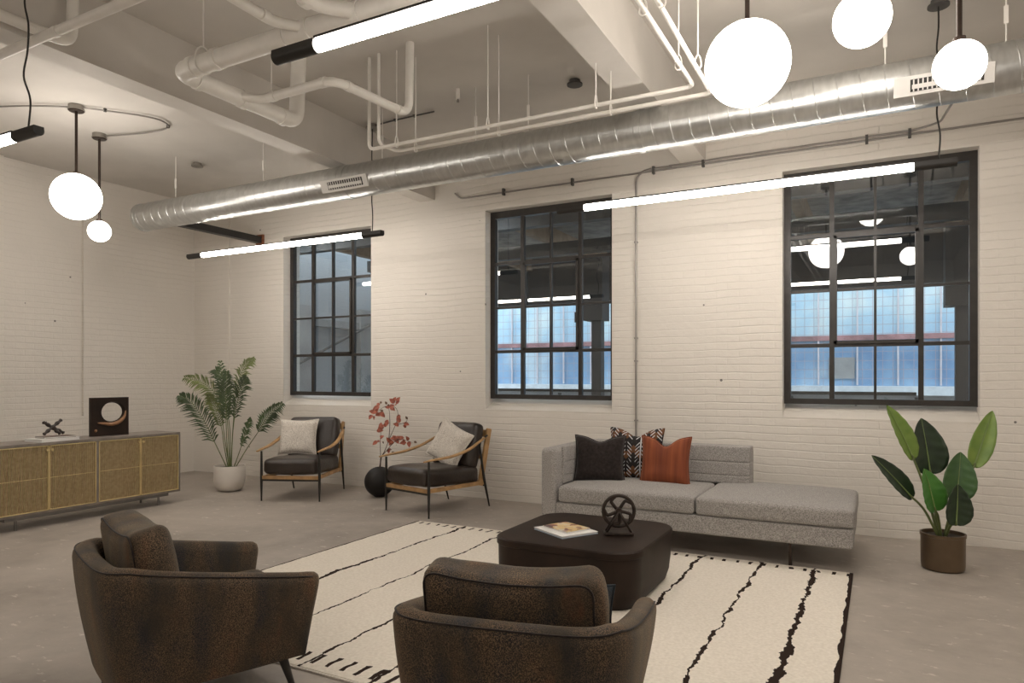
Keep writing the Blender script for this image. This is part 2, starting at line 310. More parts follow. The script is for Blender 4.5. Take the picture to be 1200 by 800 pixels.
def strel(name, c0, c1, vein):
    m, t, b = new_mat(name); tc = nd(t, 'ShaderNodeTexCoord')
    wv = nd(t, 'ShaderNodeTexNoise', inp={'Scale': 8.0, 'Detail': 3.0}); L(t, tc.outputs['Object'], wv.inputs['Vector'])
    L(t, ramp(t, wv.outputs[0], [(0.3, c0), (0.7, c1)]), b.inputs['Base Color']); b.inputs['Roughness'].default_value = 0.38
    return m
M['leaf_dark'] = strel('dark_glossy_leaf', (0.010, 0.022, 0.010), (0.022, 0.045, 0.017), 0)
M['leaf_mid'] = strel('mid_green_leaf', (0.030, 0.085, 0.022), (0.055, 0.13, 0.03), 0)
M['leaf_bright'] = strel('bright_green_leaf', (0.045, 0.17, 0.025), (0.075, 0.23, 0.035), 0)
M['leaf_lime'] = strel('lime_green_leaf', (0.11, 0.20, 0.03), (0.19, 0.28, 0.05), 0)
M['rib'] = plain('pale_leaf_rib', (0.20, 0.27, 0.09), 0.5)
M['out_dark'] = plain('dark_painted_steel', (0.055, 0.052, 0.05), 0.6)
M['out_brick'] = brick_mat('grey_outdoor_brick', (0.36, 0.36, 0.36), 'y', dark=(0.12, 0.12, 0.12))
M['out_concrete'] = plain('outdoor_concrete', (0.30, 0.29, 0.28), 0.8, nscale=2, var=0.2)
M['out_timber'] = plain('brown_timber', (0.42, 0.29, 0.19), 0.7, var=0.2)
M['out_deck'] = plain('weathered_deck_boards', (0.36, 0.31, 0.27), 0.8, var=0.4, nscale=5)
M['out_mullion'] = plain('pale_steel_mullion', (0.62, 0.55, 0.56), 0.5)
M['out_band'] = plain('faded_red_band', (0.34, 0.17, 0.17), 0.7, var=0.4, nscale=3)
M['out_white'] = plain('white_ledge', (0.75, 0.77, 0.78), 0.6)

# ------------------------------------------------------------------ mesh helpers
def obj(name, bm, mat, parent=None, smooth=False):
    me = bpy.data.meshes.new(name); bm.normal_update(); bm.to_mesh(me); bm.free()
    o = bpy.data.objects.new(name, me); C.objects.link(o)
    mats = mat if isinstance(mat, (list, tuple)) else [mat]
    for m in mats: me.materials.append(M[m] if isinstance(m, str) else m)
    if smooth: me.shade_smooth()
    if parent: o.parent = parent
    return o
def auto_smooth(o, ang=40):
    me = o.data; me.shade_smooth()
    bm = bmesh.new(); bm.from_mesh(me)
    for e in bm.edges:
        if len(e.link_faces) == 2 and e.calc_face_angle(0) > math.radians(ang): e.smooth = False
    bm.to_mesh(me); bm.free(); return o
def tag(o, label=None, cat=None, group=None, kind=None):
    if label: o['label'] = label
    if cat: o['category'] = cat
    if group: o['group'] = group
    if kind: o['kind'] = kind
    return o
def thing(name, label, cat, loc=(0,0,0), rz=0, group=None):
    o = bpy.data.objects.new(name, None); C.objects.link(o); o.location = loc; o.rotation_euler = (0, 0, rz); o.empty_display_size = 0.1
    return tag(o, label, cat, group)
def struct(name, bm, mat, parent=None):
    o = obj(name, bm, mat, parent)
    if not parent: o['kind'] = 'structure'
    return o
def box(bm, x0, x1, y0, y1, z0, z1, bev=0.0, seg=2):
    r = bmesh.ops.create_cube(bm, size=1.0); vs = r['verts']
    for v in vs:
        v.co = Vector(((x0+x1)/2 + v.co.x*(x1-x0), (y0+y1)/2 + v.co.y*(y1-y0), (z0+z1)/2 + v.co.z*(z1-z0)))
    if bev:
        es = list({e for v in vs for e in v.link_edges})
        r = bmesh.ops.bevel(bm, geom=es, offset=bev, segments=seg, affect='EDGES', profile=0.5)
        vs = list({v for v in r['verts']} | {v for v in vs if v.is_valid})
    return vs
def nbox(*a, **k): bm = bmesh.new(); box(bm, *a, **k); return bm
def cyl(bm, p0, p1, r0, r1=None, seg=16, caps=True):
    p0, p1 = Vector(p0), Vector(p1); r1 = r0 if r1 is None else r1
    d = (p1-p0); ln = d.length; q = d.to_track_quat('Z', 'Y')
    mtx = Matrix.Translation((p0+p1)/2) @ q.to_matrix().to_4x4()
    return bmesh.ops.create_cone(bm, cap_ends=caps, segments=seg, radius1=r0, radius2=r1, depth=ln, matrix=mtx)['verts']
def fillet(pts, r, n=6):
    pts = [Vector(p) for p in pts]; out = [pts[0]]
    for i in range(1, len(pts)-1):
        a, b, c = pts[i-1], pts[i], pts[i+1]
        d0 = (a-b); d1 = (c-b); k = min(r, d0.length*0.45, d1.length*0.45)
        p = b + d0.normalized()*k; q = b + d1.normalized()*k
        for j in range(n+1):
            s = j/n; out.append(p*(1-s)**2 + b*2*s*(1-s) + q*s*s)
    out.append(pts[-1]); return out
def catmull(pts, n=8):
    pts = [Vector(p) for p in pts]; P = [pts[0]*2-pts[1]] + pts + [pts[-1]*2-pts[-2]]; out = []
    for i in range(1, len(P)-2):
        for j in range(n):
            s = j/n; a, b, c, d = P[i-1], P[i], P[i+1], P[i+2]
            out.append(0.5*((2*b) + (c-a)*s + (2*a-5*b+4*c-d)*s*s + (3*b-a-3*c+d)*s**3))
    out.append(pts[-1]); return out
def tube(bm, pts, r, seg=12, caps=True, radii=None, squash=None):
    pts = [Vector(p) for p in pts]; rings = []; n = len(pts); up = None
    for i, p in enumerate(pts):
        t = (pts[min(i+1, n-1)] - pts[max(i-1, 0)]).normalized()
        if up is None:
            up = Vector((0, 0, 1)) if abs(t.z) < 0.9 else Vector((1, 0, 0))
        s = t.cross(up).normalized(); up = s.cross(t).normalized()
        rr = radii[i] if radii else r
        a, b = (rr, rr) if not squash else (rr*squash[0], rr*squash[1])
        rings.append([bm.verts.new(p + s*math.cos(2*PI*k/seg)*a + up*math.sin(2*PI*k/seg)*b) for k in range(seg)])
    for i in range(n-1):
        for k in range(seg):
            bm.faces.new((rings[i][k], rings[i][(k+1) % seg], rings[i+1][(k+1) % seg], rings[i+1][k]))
    if caps:
        bm.faces.new(rings[0][::-1]); bm.faces.new(rings[-1])
    return rings
def ntube(*a, **k): bm = bmesh.new(); tube(bm, *a, **k); bmesh.ops.recalc_face_normals(bm, faces=bm.faces); return bm
def lathe(bm, prof, seg=40, center=(0, 0, 0), close=False, sx=1, sy=1):
    rings = []
    cx, cy, cz = center
    for r, z in prof:
        if r < 1e-5: rings.append([bm.verts.new((cx, cy, cz+z))])
        else: rings.append([bm.verts.new((cx+r*sx*math.cos(2*PI*k/seg), cy+r*sy*math.sin(2*PI*k/seg), cz+z)) for k in range(seg)])
    for a, b in zip(rings, rings[1:]):
        for k in range(seg):
            k2 = (k+1) % seg
            if len(a) == 1 and len(b) == 1: continue
            if len(a) == 1: bm.faces.new((a[0], b[k2], b[k]))
            elif len(b) == 1: bm.faces.new((a[k], a[k2], b[0]))
            else: bm.faces.new((a[k], a[k2], b[k2], b[k]))
    bmesh.ops.recalc_face_normals(bm, faces=bm.faces)
def nlathe(*a, **k): bm = bmesh.new(); lathe(bm, *a, **k); return bm
def soft_box(sx, sy, sz, r, n=10, puff=0.0, puffs=0.0, wob=0.0, seed=0):
    """rounded upholstered box centred on the origin; puff swells top/bottom, puffs the sides"""
    bm = bmesh.new(); bmesh.ops.create_cube(bm, size=2.0)
    bmesh.ops.subdivide_edges(bm, edges=bm.edges[:], cuts=n*2-1, use_grid_fill=True)
    hx, hy, hz = sx/2, sy/2, sz/2
    for v in bm.verts:
        u = v.co.copy()
        # concentrate verts near the edges
        f = lambda q: math.copysign(1-(1-abs(q))**1.6, q)
        p = Vector((f(u.x)*hx, f(u.y)*hy, f(u.z)*hz))
        inner = Vector((max(-hx+r, min(hx-r, p.x)), max(-hy+r, min(hy-r, p.y)), max(-hz+r, min(hz-r, p.z))))
        d = p - inner
        if d.length > 1e-9: p = inner + d.normalized()*min(r, max(abs(d.x), abs(d.y), abs(d.z)))
        nx, ny, nz = p.x/hx, p.y/hy, p.z/hz
        if puff: p.z += puff*math.copysign(1, nz)*abs(nz)*(1-nx**2)*(1-ny**2)
        if puffs:
            p.x += puffs*nx*(1-ny**2)*(1-nz**2); p.y += puffs*ny*(1-nx**2)*(1-nz**2)
        if wob: p += mn.noise_vector(p*5+Vector((seed, 0, 0)))*wob
        v.co = p
    return bm
def xf(bm, loc=(0,0,0), rot=(0,0,0)):
    bm.transform(Matrix.Translation(loc) @ Euler(rot, 'XYZ').to_matrix().to_4x4()); return bm
def pillow_bm(w, h, t, chop=0.0, n=22, pinch=0.10, seed=0.0):
    """stands in the XZ plane, centred, thickness along Y"""
    bm = bmesh.new(); grid = {}
    for side in (1, -1):
        for i in range(n+1):
            for j in range(n+1):
                u = -1+2*i/n; v = -1+2*j/n
                edge = i in (0, n) or j in (0, n)
                if side == -1 and edge: grid[(side, i, j)] = grid[(1, i, j)]; continue
                x = w/2*u*(1-pinch*(1-v*v)*abs(u)); z = h/2*v*(1-pinch*(1-u*u)*abs(v))
                y = t/2*((1-u**4)*(1-v**4))**0.55*side if not edge else 0
                if chop: z -= chop*math.exp(-(u/0.38)**2)*max(0, (v+0.6)/1.6)**2; y *= 1-0.25*math.exp(-(u/0.3)**2)*max(0, v)
                y += 0.012*mn.noise(Vector((u*1.7+seed, v*1.7, side)))
                grid[(side, i, j)] = bm.verts.new((x, y, z))
    for side in (1, -1):
        for i in range(n):
            for j in range(n):
                q = [grid[(side, i, j)], grid[(side, i+1, j)], grid[(side, i+1, j+1)], grid[(side, i, j+1)]]
                bm.faces.new(q if side == -1 else q[::-1])
    rim = [grid[(1, i, 0)].co.copy() for i in range(n)] + [grid[(1, n, j)].co.copy() for j in range(n)] + \
          [grid[(1, n-i, n)].co.copy() for i in range(n)] + [grid[(1, 0, n-j)].co.copy() for j in range(n)]
    return bm, rim
def pillow(name, label, w, h, t, mat, edge_mat, loc, rot, chop=0.0, rr=0.006, seed=0.0, group=None):
    th = thing(name, label, 'cushion', loc, 0, group); th.rotation_euler = rot
    bm, rim = pillow_bm(w, h, t, chop, seed=seed)
    xf(bm, (0, 0, h/2)); obj('pillow_cover', bm, mat, th, True)
    pts = [p+Vector((0, 0, h/2)) for p in rim]; pts.append(pts[0])
    obj('piping', ntube(pts, rr, 8, caps=False), edge_mat, th, True)
    return th
def screw_ring(bm, c, axis, r, w):   # collar ring on a pipe
    c = Vector(c); a = Vector(axis).normalized()*w/2; cyl(bm, c-a, c+a, r, seg=20)

# ------------------------------------------------------------------ room shell
XL, XR, YB, YF, H = -9.62, 6.2, 7.30, -4.2, 4.25
WIN = [(-7.693, -6.060), (-4.271, -2.632), (-0.846, 0.786)]
ZS, ZT, ZSF = 1.226, 3.54, 1.097
WT = 0.32
struct('floor', nbox(XL-0.25, XR+0.2, YF-0.2, YB+WT, -0.12, 0.0), 'floor')
struct('ceiling', nbox(XL-0.1, XR+0.1, YF-0.1, YB+WT, H, H+0.15), 'ceiling')
bm = bmesh.new(); xs = [XL-0.25] + [v for w in WIN for v in w] + [XR+0.1]
for i in range(0, len(xs), 2): box(bm, xs[i], xs[i+1], YB, YB+WT, 0, H)
for a, b in WIN:
    box(bm, a, b, YB, YB+WT, ZT, H)
    # below the opening: wall with a sloping sill top
    vs = box(bm, a, b, YB, YB+WT, 0, ZSF)
    for v in vs:
        if v.co.z > ZSF-0.01 and v.co.y > YB+0.1: v.co.z = ZS+0.02
        elif v.co.z > ZSF-0.01: v.co.z = ZSF
box(bm, XL, -8.82, YB-0.03, YB, 0, H)   # shallow pier in the corner
struct('wall_back', bm, 'brick_x')
# painted render under the sills
for a, b in WIN[:]:
    pass
bm = bmesh.new()
RY0, RY1, RZ = 4.57, 5.545, 0.96
box(bm, XL-0.25, XL, YF, RY0, 0, H); box(bm, XL-0.25, XL, RY1, YB, 0, H); box(bm, XL-0.25, XL, RY0, RY1, 0, RZ); box(bm, XL-0.25, XL-0.05, RY0, RY1, RZ, H)
struct('wall_left', bm, 'brick_y')
struct('wall_right', nbox(XR, XR+0.2, YF, YB, 0, H), 'brick_y')
struct('wall_front', nbox(XL-0.25, XR+0.2, YF-0.2, YF, 0, H), 'brick_x')
for i, (x0, x1) in enumerate(((-5.25, -5.02), (-1.85, -1.60), (1.55, 1.80), (4.9, 5.15))):
    bmm = bmesh.new(); box(bmm, x0, x1, YF, YB, 3.76, H)
    struct('trim_%d' % (i+1), bmm, 'beam')

# ------------------------------------------------------------------ windows
def make_window(n, a, b):
    YW = YB+0.13
    bm = bmesh.new(); z0, z1 = ZS, ZT+0.0
    box(bm, a, b, YW, YW+0.07, z0, z0+0.055); box(bm, a, b, YW, YW+0.07, z1-0.085, z1)
    box(bm, a, a+0.062, YW, YW+0.07, z0+0.055, z1-0.085); box(bm, b-0.062, b, YW, YW+0.07, z0+0.055, z1-0.085)
    w = struct('window_%d' % n, bm, 'frame')
    gx = [a+0.062 + (b-a-0.124)*k/4 for k in range(5)]; gz = [1.282, 1.806, 2.347, 2.893, 3.455]
    bm = bmesh.new()
    for k in (1, 2, 3):
        h = 0.012 if k == 2 else 0.022
        box(bm, gx[k]-h, gx[k]+h, YW+0.008, YW+0.055, gz[0], gz[4])
    for k in (1, 2, 3):
        h = 0.012 if k == 2 else 0.018
        box(bm, gx[0], gx[4], YW+0.010, YW+0.050, gz[k]-h, gz[k]+h)
    obj('muntins', bm, 'frame', w)
    bm = bmesh.new()                       # tilting sash: the middle two columns, rows two and three
    x0, x1, zz0, zz1 = gx[1]+0.018, gx[3]-0.018, gz[1]+0.012, gz[3]-0.012
    for q in ((x0, x1, zz0, zz0+0.03), (x0, x1, zz1-0.03, zz1), (x0, x0+0.028, zz0, zz1), (x1-0.028, x1, zz0, zz1)):
        box(bm, q[0], q[1], YW-0.012, YW+0.03, q[2], q[3])
    obj('sash', bm, 'frame', w)
    obj('glass_panes', nbox(gx[0]-0.01, gx[4]+0.01, YW+0.030, YW+0.033, gz[0]-0.01, gz[4]+0.01), 'glass', w)
for i, (a, b) in enumerate(WIN): make_window(i+1, a, b)
o = nbox(WIN[1][1]-0.50, WIN[1][1]-0.46, YB+0.115, YB+0.145, 2.13, 2.25); t_ = obj('window_latch', o, 'black_metal'); t_['kind'] = 'structure'
t_.parent = bpy.data.objects['window_2']

# ------------------------------------------------------------------ outside the windows
struct('ground_outside', nbox(-14, 12, YB+WT, 24, -0.3, 0.0), 'out_concrete')
canopy = thing('dock_canopy', 'dark steel and timber loading canopy outside the windows', 'canopy', (0, 10.8, 3.85))
obj('roof_deck', nbox(-9.4, 9.0, -3.15, 3.4, 0.32, 0.42), 'out_deck', canopy)
for x in (-9.2, -7.1, -5.3, -3.2, -1.1, 1.0, 3.1): obj('rafter', nbox(x, x+0.14, -3.15, 3.2, 0.05, 0.32), 'out_timber', canopy)
for y in (-1.9, 0.4): obj('cross_beam', nbox(-9.4, 8.8, y, y+0.16, -0.18, 0.05), 'out_dark', canopy)
obj('fascia_beam', nbox(-9.4, 9.0, 3.2, 3.4, -0.72, 0.32), 'out_dark', canopy)
for x in (-4.55, 0.96):
    obj('post', nbox(x, x+0.18, 0.75, 0.92, -3.85, -1.35), 'out_dark', canopy)
    obj('post_head', nbox(x-0.13, x+0.24, 0.65, 1.02, -1.35, -0.18), 'out_dark', canopy)
for x, y, hw_ in ((-8.8, 8.2, 0.75), (-5.3, 8.35, 0.3), (-1.9, 8.35, 0.3)):  # fill lamps added out of view to brighten the outside behind the windows
    t = thing('added_fill_lamp', 'added unseen fill lamp under the outdoor canopy above the %s window' % {-8.8: 'left', -5.3: 'middle', -1.9: 'right'}[x], 'lamp', (x, y, 3.9))
    obj('lamp_body', nbox(-hw_-0.02, hw_+0.02, -0.07, 0.07, -0.04, 0.02), 'out_dark', t); obj('lamp_strip', nbox(-hw_, hw_, -0.06, 0.06, -0.06, -0.041), 'fill_glow', t)
rail = thing('railing', 'black pipe railing outside, seen low through the windows', 'railing', (-4, 9.6, 0))
for z in (1.29, 0.72): obj('rail_bar', nbox(-3.9, 4.4, -0.02, 0.02, z-0.02, z+0.02), 'black_metal', rail)
for x in (-3.9, -2.1, -0.3, 1.5, 3.0, 4.4): obj('rail_post', nbox(x-0.02, x+0.02, -0.02, 0.02, 0, 1.25), 'black_metal', rail)
fac = thing('glass_block_building', 'blue glass block building beyond the canopy, seen through the windows', 'building', (-2, 18, 0))
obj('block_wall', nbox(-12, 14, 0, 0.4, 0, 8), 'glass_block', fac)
for k in range(31): obj('mullion', nbox(-11.76+k*0.832-0.012, -11.76+k*0.832+0.022, -0.05, 0.0, 1.3, 8), 'out_mullion', fac)
obj('band', nbox(-12, 14, -0.06, 0, 2.35, 2.47), 'out_band', fac)
obj('ledge', nbox(-12, 14, -0.35, 0, 1.08, 1.28), 'out_white', fac)
obj('plinth', nbox(-12, 14, -0.1, 0, 0, 1.08), 'out_concrete', fac)
obj('vent_panel', nbox(0.95, 1.5, -0.04, 0, 1.45, 1.95), 'out_concrete', fac)
sb = thing('side_building', 'grey brick side building outside the left window', 'building', (-11.2, 7.5, 0))
obj('brick_wall', nbox(-0.3, 0.7, 0, 7.0, 0, 5.2), 'out_brick', sb)
obj('brick_pier', nbox(0.7, 0.95, 2.6, 3.0, 0, 2.95), 'out_concrete', sb); obj('brick_pier', nbox(0.7, 0.95, 4.5, 4.9, 0, 3.0), 'out_concrete', sb)
obj('stone_ledge', nbox(0.7, 0.9, 0.4, 6.9, 2.55, 2.7), 'out_concrete', sb)
bm = bmesh.new(); cyl(bm, (1.0, 1.0, 1.1), (1.0, 5.8, 3.1), 0.03, seg=8); obj('stair_rail', bm, 'out_dark', sb)

# ------------------------------------------------------------------ spiral duct with vents and hangers
def make_duct():
    r, pitch, x0, x1 = 0.170, 0.152, -8.40, 6.15
    t = thing('spiral_duct', 'long round galvanised spiral air duct hanging below the ceiling', 'duct', (x0, 5.60, 3.555))
    bm = bmesh.new(); seg = 56; n = int((x1-x0)/pitch); offs = ((0.0, 0), (0.003, 0.0022), (0.006, 0.0022), (0.009, 0)); prev = None
    for i in range(n+1):
        for o, dr in offs:
            if i == n and o > 0: break
            ring = []
            for k in range(seg+1):
                a = 2*PI*k/seg; x = i*pitch + o + (k/seg)*pitch
                x = max(0, min(x - pitch, x1-x0))
                ring.append(bm.verts.new((x, math.cos(a)*(r+dr), math.sin(a)*(r+dr))))
            if prev:
                for k in range(seg): bm.faces.new((prev[k], prev[k+1], ring[k+1], ring[k]))
            prev = ring
    bmesh.ops.remove_doubles(bm, verts=bm.verts, dist=0.0004)
    bmesh.ops.recalc_face_normals(bm, faces=bm.faces)
    o = auto_smooth(obj('duct_pipe', bm, 'duct', t), 14)
    bm = bmesh.new(); cyl(bm, (-0.012, 0, 0), (0.03, 0, 0), r+0.006, seg=48); auto_smooth(obj('end_cap', bm, 'duct', t))
    for x in (3.45, 6.63): 
        bm = bmesh.new(); cyl(bm, (x, 0, 0), (x+0.05, 0, 0), r+0.007, seg=48, caps=True); auto_smooth(obj('coupling_ring', bm, 'duct', t))
    for xa, xb in ((3.22, 3.84), (8.49, 9.07)):
        vt = obj('air_vent', nbox(xa, xb, -0.008, 0.008, -0.065, 0.065, bev=0.003), 'grille_white', t)
        el = math.radians(-20 - 4)
        off = Vector((0, -math.cos(math.radians(22))*(r+0.006), -math.sin(math.radians(22))*(r+0.006)))
        vt.location = off; vt.rotation_euler = (math.radians(22), 0, 0)
        obj('vent_opening', nbox(xa+0.10, xb-0.06, -0.011, -0.007, -0.04, 0.04), 'black_metal', vt)
        bm = bmesh.new(); k = 15
        for q in range(k):
            x = xa+0.12 + (xb-xa-0.2)*q/(k-1); box(bm, x-0.004, x+0.004, -0.016, -0.010, -0.038, 0.038)
        box(bm, xa+0.11, xb-0.07, -0.0175, -0.012, -0.022, 0.006)
        obj('louvre', bm, 'grille_white', vt)
    for x in (-7.76, -6.22, -4.5, -3.38, -2.82, 0.04, 0.75, 2.6):
        bm = bmesh.new(); cyl(bm, (x-x0, 0, r), (x-x0, 0, H-3.555), 0.005, seg=8); obj('hanger_rod', bm, 'pipe', t)
        bm = bmesh.new(); box(bm, x-x0-0.013, x-x0+0.013, -0.006, 0.006, 0.30, 0.42); obj('hanger_strap', bm, 'pipe', t)
    return t
make_duct()
t = thing('duct_bracket', 'black steel bracket bar from the back wall to the duct end', 'bracket', (-8.15, 7.26, 3.53))
obj('bar', nbox(-0.05, 0.05, -1.46, 0.01, -0.045, 0.05), 'black_metal', t)
obj('wall_plate', nbox(-0.075, 0.075, 0.0, 0.035, -0.075, 0.085, bev=0.01), 'rust', t)

# ------------------------------------------------------------------ linear lights
def tube_light(x0, x1, y, z, label, cords=(), canopies=(), up_to=None):
    t = thing('linear_light', label, 'ceiling light', (x0, y, z), 0, None)
    ln = x1-x0; cap = 0.27
    pts = [(cap, 0, 0), (cap+0.01, 0, 0)] ; R = 0.030
    bm = bmesh.new(); xe = [cap-0.02+0.03*(1-math.cos(q*PI/8)) for q in range(1, 5)]; re_ = [R*math.sin(q*PI/8) for q in range(1, 5)]
    tube(bm, [(x, 0, 0) for x in xe] + [(ln-x, 0, 0) for x in xe[::-1]], 0, 24, radii=re_+re_[::-1]); obj('lit_tube', bm, 'tube', t, True)
    for a, b in ((0, cap), (ln-cap, ln)):
        bm = bmesh.new()
        prof = [(math.cos(PI*k/10), -math.sin(PI*k/10)) for k in range(11)]
        ring = [[bm.verts.new((x, R*1.12*p[0], R*1.12*p[1] + (0 if 0 < k < 10 else 0))) for k, p in enumerate(prof)] + [bm.verts.new((x, -R*1.0, R*0.9)), bm.verts.new((x, R*1.0, R*0.9))] for x in (a, b)]
        n = len(ring[0])
        for k in range(n): bm.faces.new((ring[0][k], ring[0][(k+1) % n], ring[1][(k+1) % n], ring[1][k]))
        bm.faces.new(ring[0]); bm.faces.new(ring[1][::-1]); bmesh.ops.recalc_face_normals(bm, faces=bm.faces)
        auto_smooth(obj('end_housing', bm, 'black_metal', t), 35)
    obj('top_housing', nbox(cap, ln-cap, -R*0.95, R*0.95, R*0.8, R*0.8+0.012), 'black_metal', t)
    for cx, dark in canopies:
        lx = cx-x0
        cb = obj('ceiling_canopy', nlathe([(0, H-z-0.001), (0.05, H-z-0.001), (0.05, H-z-0.03), (0.072, H-z-0.035), (0.072, H-z-0.048), (0, H-z-0.048)], 28, center=(lx, 0, 0)), 'canopy' if not dark else 'cond_clip', t, False); auto_smooth(cb)
    for cx, wig in cords:
        lx = cx-x0
        pp = [(lx, 0, 0.03)] + [(lx + wig*math.sin(q*2.1), -wig*0.5*abs(math.cos(q*1.7)), 0.05+(H-z-0.09)*q/7) for q in range(1, 7)] + [(lx, 0, H-z-0.04)]
        obj('power_cord', ntube(catmull(pp, 6), 0.006, 8), 'black_metal', t, True)
    return t
YA, YC, ZL = 5.90, 2.42, 3.055
tube_light(-7.92, -4.74, YA, ZL, 'slim lit tube light with black ends in front of the left window', cords=((-4.88, 0.006),), canopies=((-4.88, 0), (-7.75, 0)))
tube_light(-2.66, 0.50, YA, ZL, 'long lit tube light hanging across the right window and wall', cords=((0.385, 0.012),), canopies=((0.385, 1), (-2.49, 1)))
tube_light(-2.60, 0.58, YC, ZL, 'large lit tube light overhead at top centre, below the white pipes', cords=((0.40, 0.01), ), canopies=((0.40, 0),))
tube_light(-7.85, -4.68, YC, ZL, 'lit tube light entering at the upper left edge on a curly black cord', cords=((-4.80, 0.03),), canopies=((-4.80, 0),))
# the same fixtures carry on across the room behind the camera
for x0, y in ((-4.75, -1.0), (2.3, -1.0), (2.6, YC), (2.6, YA)):
    tube_light(x0, x0+3.17, y, ZL, {-4.75: 'lit tube light above and behind the viewer', 2.3: 'lit tube light on the right behind the viewer'}.get(x0) or ('lit tube light right of the frame near the back wall' if y == YA else 'lit tube light right of the frame in the middle of the room'), cords=((x0+3.0, 0.01),), canopies=((x0+3.0, 0),))

# ------------------------------------------------------------------ globe pendants
def pendant(x, y, zc, r, label, rod=True):
    t = thing('globe_pendant', label, 'pendant lamp', (x, y, zc))
    bm = bmesh.new(); bmesh.ops.create_uvsphere(bm, u_segments=40, v_segments=24, radius=r); obj('glass_globe', bm, 'globe', t, True)
    bm = bmesh.new(); cyl(bm, (0, 0, r-0.004), (0, 0, H-zc-0.04), 0.0135, seg=14); auto_smooth(obj('rod', bm, 'bronze_rod', t))
    bm = bmesh.new(); cyl(bm, (0, 0, r-0.01), (0, 0, r+0.02), 0.03, seg=20); auto_smooth(obj('globe_fitter', bm, 'bronze_rod', t))
    z = H-zc
    auto_smooth(obj('ceiling_canopy', nlathe([(0, z-0.001), (0.072, z-0.001), (0.072, z-0.04), (0.078, z-0.042), (0.078, z-0.052), (0, z-0.052)], 32), 'canopy', t))
    auto_smooth(obj('canopy_plate', nlathe([(0, z-0.0525), (0.074, z-0.0525), (0.066, z-0.062), (0, z-0.062)], 32), 'bronze_rod', t))
    return t
pendant(-0.665, 4.11, 3.29, 0.235, 'largest glowing white globe pendant, upper right of centre')
pendant(-0.09, 4.65, 3.655, 0.162, 'medium globe pendant cut by the top edge between the two other right globes')
pendant(0.37, 4.25, 3.12, 0.122, 'small globe pendant in front of the right duct vent')
pendant(-7.19, 4.07, 3.325, 0.23, 'big globe pendant hanging near the left wall')
pendant(-7.80, 4.67, 3.146, 0.118, 'smallest globe pendant, low beside the big left globe')
# flexible conduit on the ceiling between the left canopies
zc = 4.225
cp = [(-9.3, 3.2, zc), (-8.55, 3.45, zc), (-7.75, 3.72, zc), (-7.25, 4.0, zc), (-7.0, 4.25, zc), (-6.75, 4.62, zc), (-6.85, 4.85, zc), (-7.2, 4.86, zc), (-7.75, 4.70, zc)]
t = thing('ceiling_cable', 'thin grey flexible cable curling over the ceiling to the left globe canopies', 'cable', (-8.0, 4.0, zc))
obj('cable', ntube([Vector(p)-Vector((-8.0, 4.0, zc)) for p in catmull(cp, 8)], 0.009, 8), 'conduit', t, True)
for p in (cp[4], cp[6]):
    obj('clip', nbox(p[0]+8.0-0.012, p[0]+8.0+0.012, p[1]-4.0-0.012, p[1]-4.0+0.012, -0.012, 0.022), 'cond_clip', t)
t = thing('ceiling_cable', 'thin dark conduit on the ceiling beside the left tube light canopy', 'cable', (-4.85, 5.9, 4.235))
obj('cable', ntube([(0, 0, 0), (0.32, -0.02, 0), (0.8, -0.02, 0)], 0.008, 8), 'cond_clip', t, True)
for x in (0.3, 0.55): obj('clip', nbox(x-0.015, x+0.015, -0.035, -0.005, -0.012, 0.01), 'cond_clip', t)

# ------------------------------------------------------------------ white ceiling pipes
def pipe_part(t, base, pts, r, name='pipe_run', fr=0.1, rings=(), mat='pipe'):
    b = Vector(base)
    o = obj(name, ntube([Vector(p)-b for p in fillet(pts, fr)], r, 18), mat, t); auto_smooth(o, 50)
    for c, ax in rings:
        bm = bmesh.new(); screw_ring(bm, Vector(c)-b, ax, r*1.13, 0.05); auto_smooth(obj('coupling', bm, mat, t))
    return o
def hanger(t, base, x, y, z, r, top):
    b = Vector(base); bm = bmesh.new(); cyl(bm, Vector((x, y, z+r+0.05))-b, Vector((x, y, top))-b, 0.005, seg=8)
    obj('hanger_rod', bm, 'pipe', t)
    bm = bmesh.new(); pts = []
    return b
def clevis(t, base, x, y, z, r, along):
    b = Vector(base); bm = bmesh.new(); pts = []
    for k in range(21):
        a = 2*PI*k/20; s = math.sin(a)*(r+0.006); c = math.cos(a)
        zz = c*(r+0.006) if c < 0 else c*(r+0.055)
        pts.append(Vector((x + (0 if along == 'x' else s), y + (s if along == 'x' else 0), z+zz)) - b)
    tube(bm, pts, 0.005, 6, caps=False); obj('hanger_loop', bm, 'pipe', t, True)
base = (-4.36, 3.18, 3.65)
P = thing('drain_pipe', 'thick white drain pipe with an elbow and side branches under the ceiling', 'pipe', base)
pipe_part(P, base, [(0.9, 3.16, 3.66), (-4.36, 3.17, 3.65), (-4.35, 4.27, 3.65), (-4.35, 4.30, 4.25)], 0.063, fr=0.11,
          rings=[((-4.2, 3.17, 3.65), (1,0,0)), ((-4.36, 3.33, 3.65), (0,1,0)), ((-4.355, 3.72, 3.65), (0,1,0)), ((-4.355, 4.12, 3.65), (0,1,0)), ((-3.32, 3.165, 3.65), (1,0,0)), ((-3.12, 3.165, 3.65), (1,0,0)), ((-2.72, 3.165, 3.65), (1,0,0)), ((-3.95, 3.165, 3.65), (1,0,0))])
pipe_part(P, base, [(-4.33, 3.66, 3.65), (-4.22, 3.79, 3.65), (-3.50, 3.80, 3.66), (-3.42, 4.60, 3.66), (-3.41, 4.60, 4.25)], 0.034, 'branch_pipe', fr=0.12,
          rings=[((-4.10, 3.79, 3.65), (1,0,0)), ((-3.60, 3.80, 3.66), (1,0,0)), ((-3.485, 3.94, 3.66), (0,1,0)), ((-3.43, 4.48, 3.66), (0,1,0))])
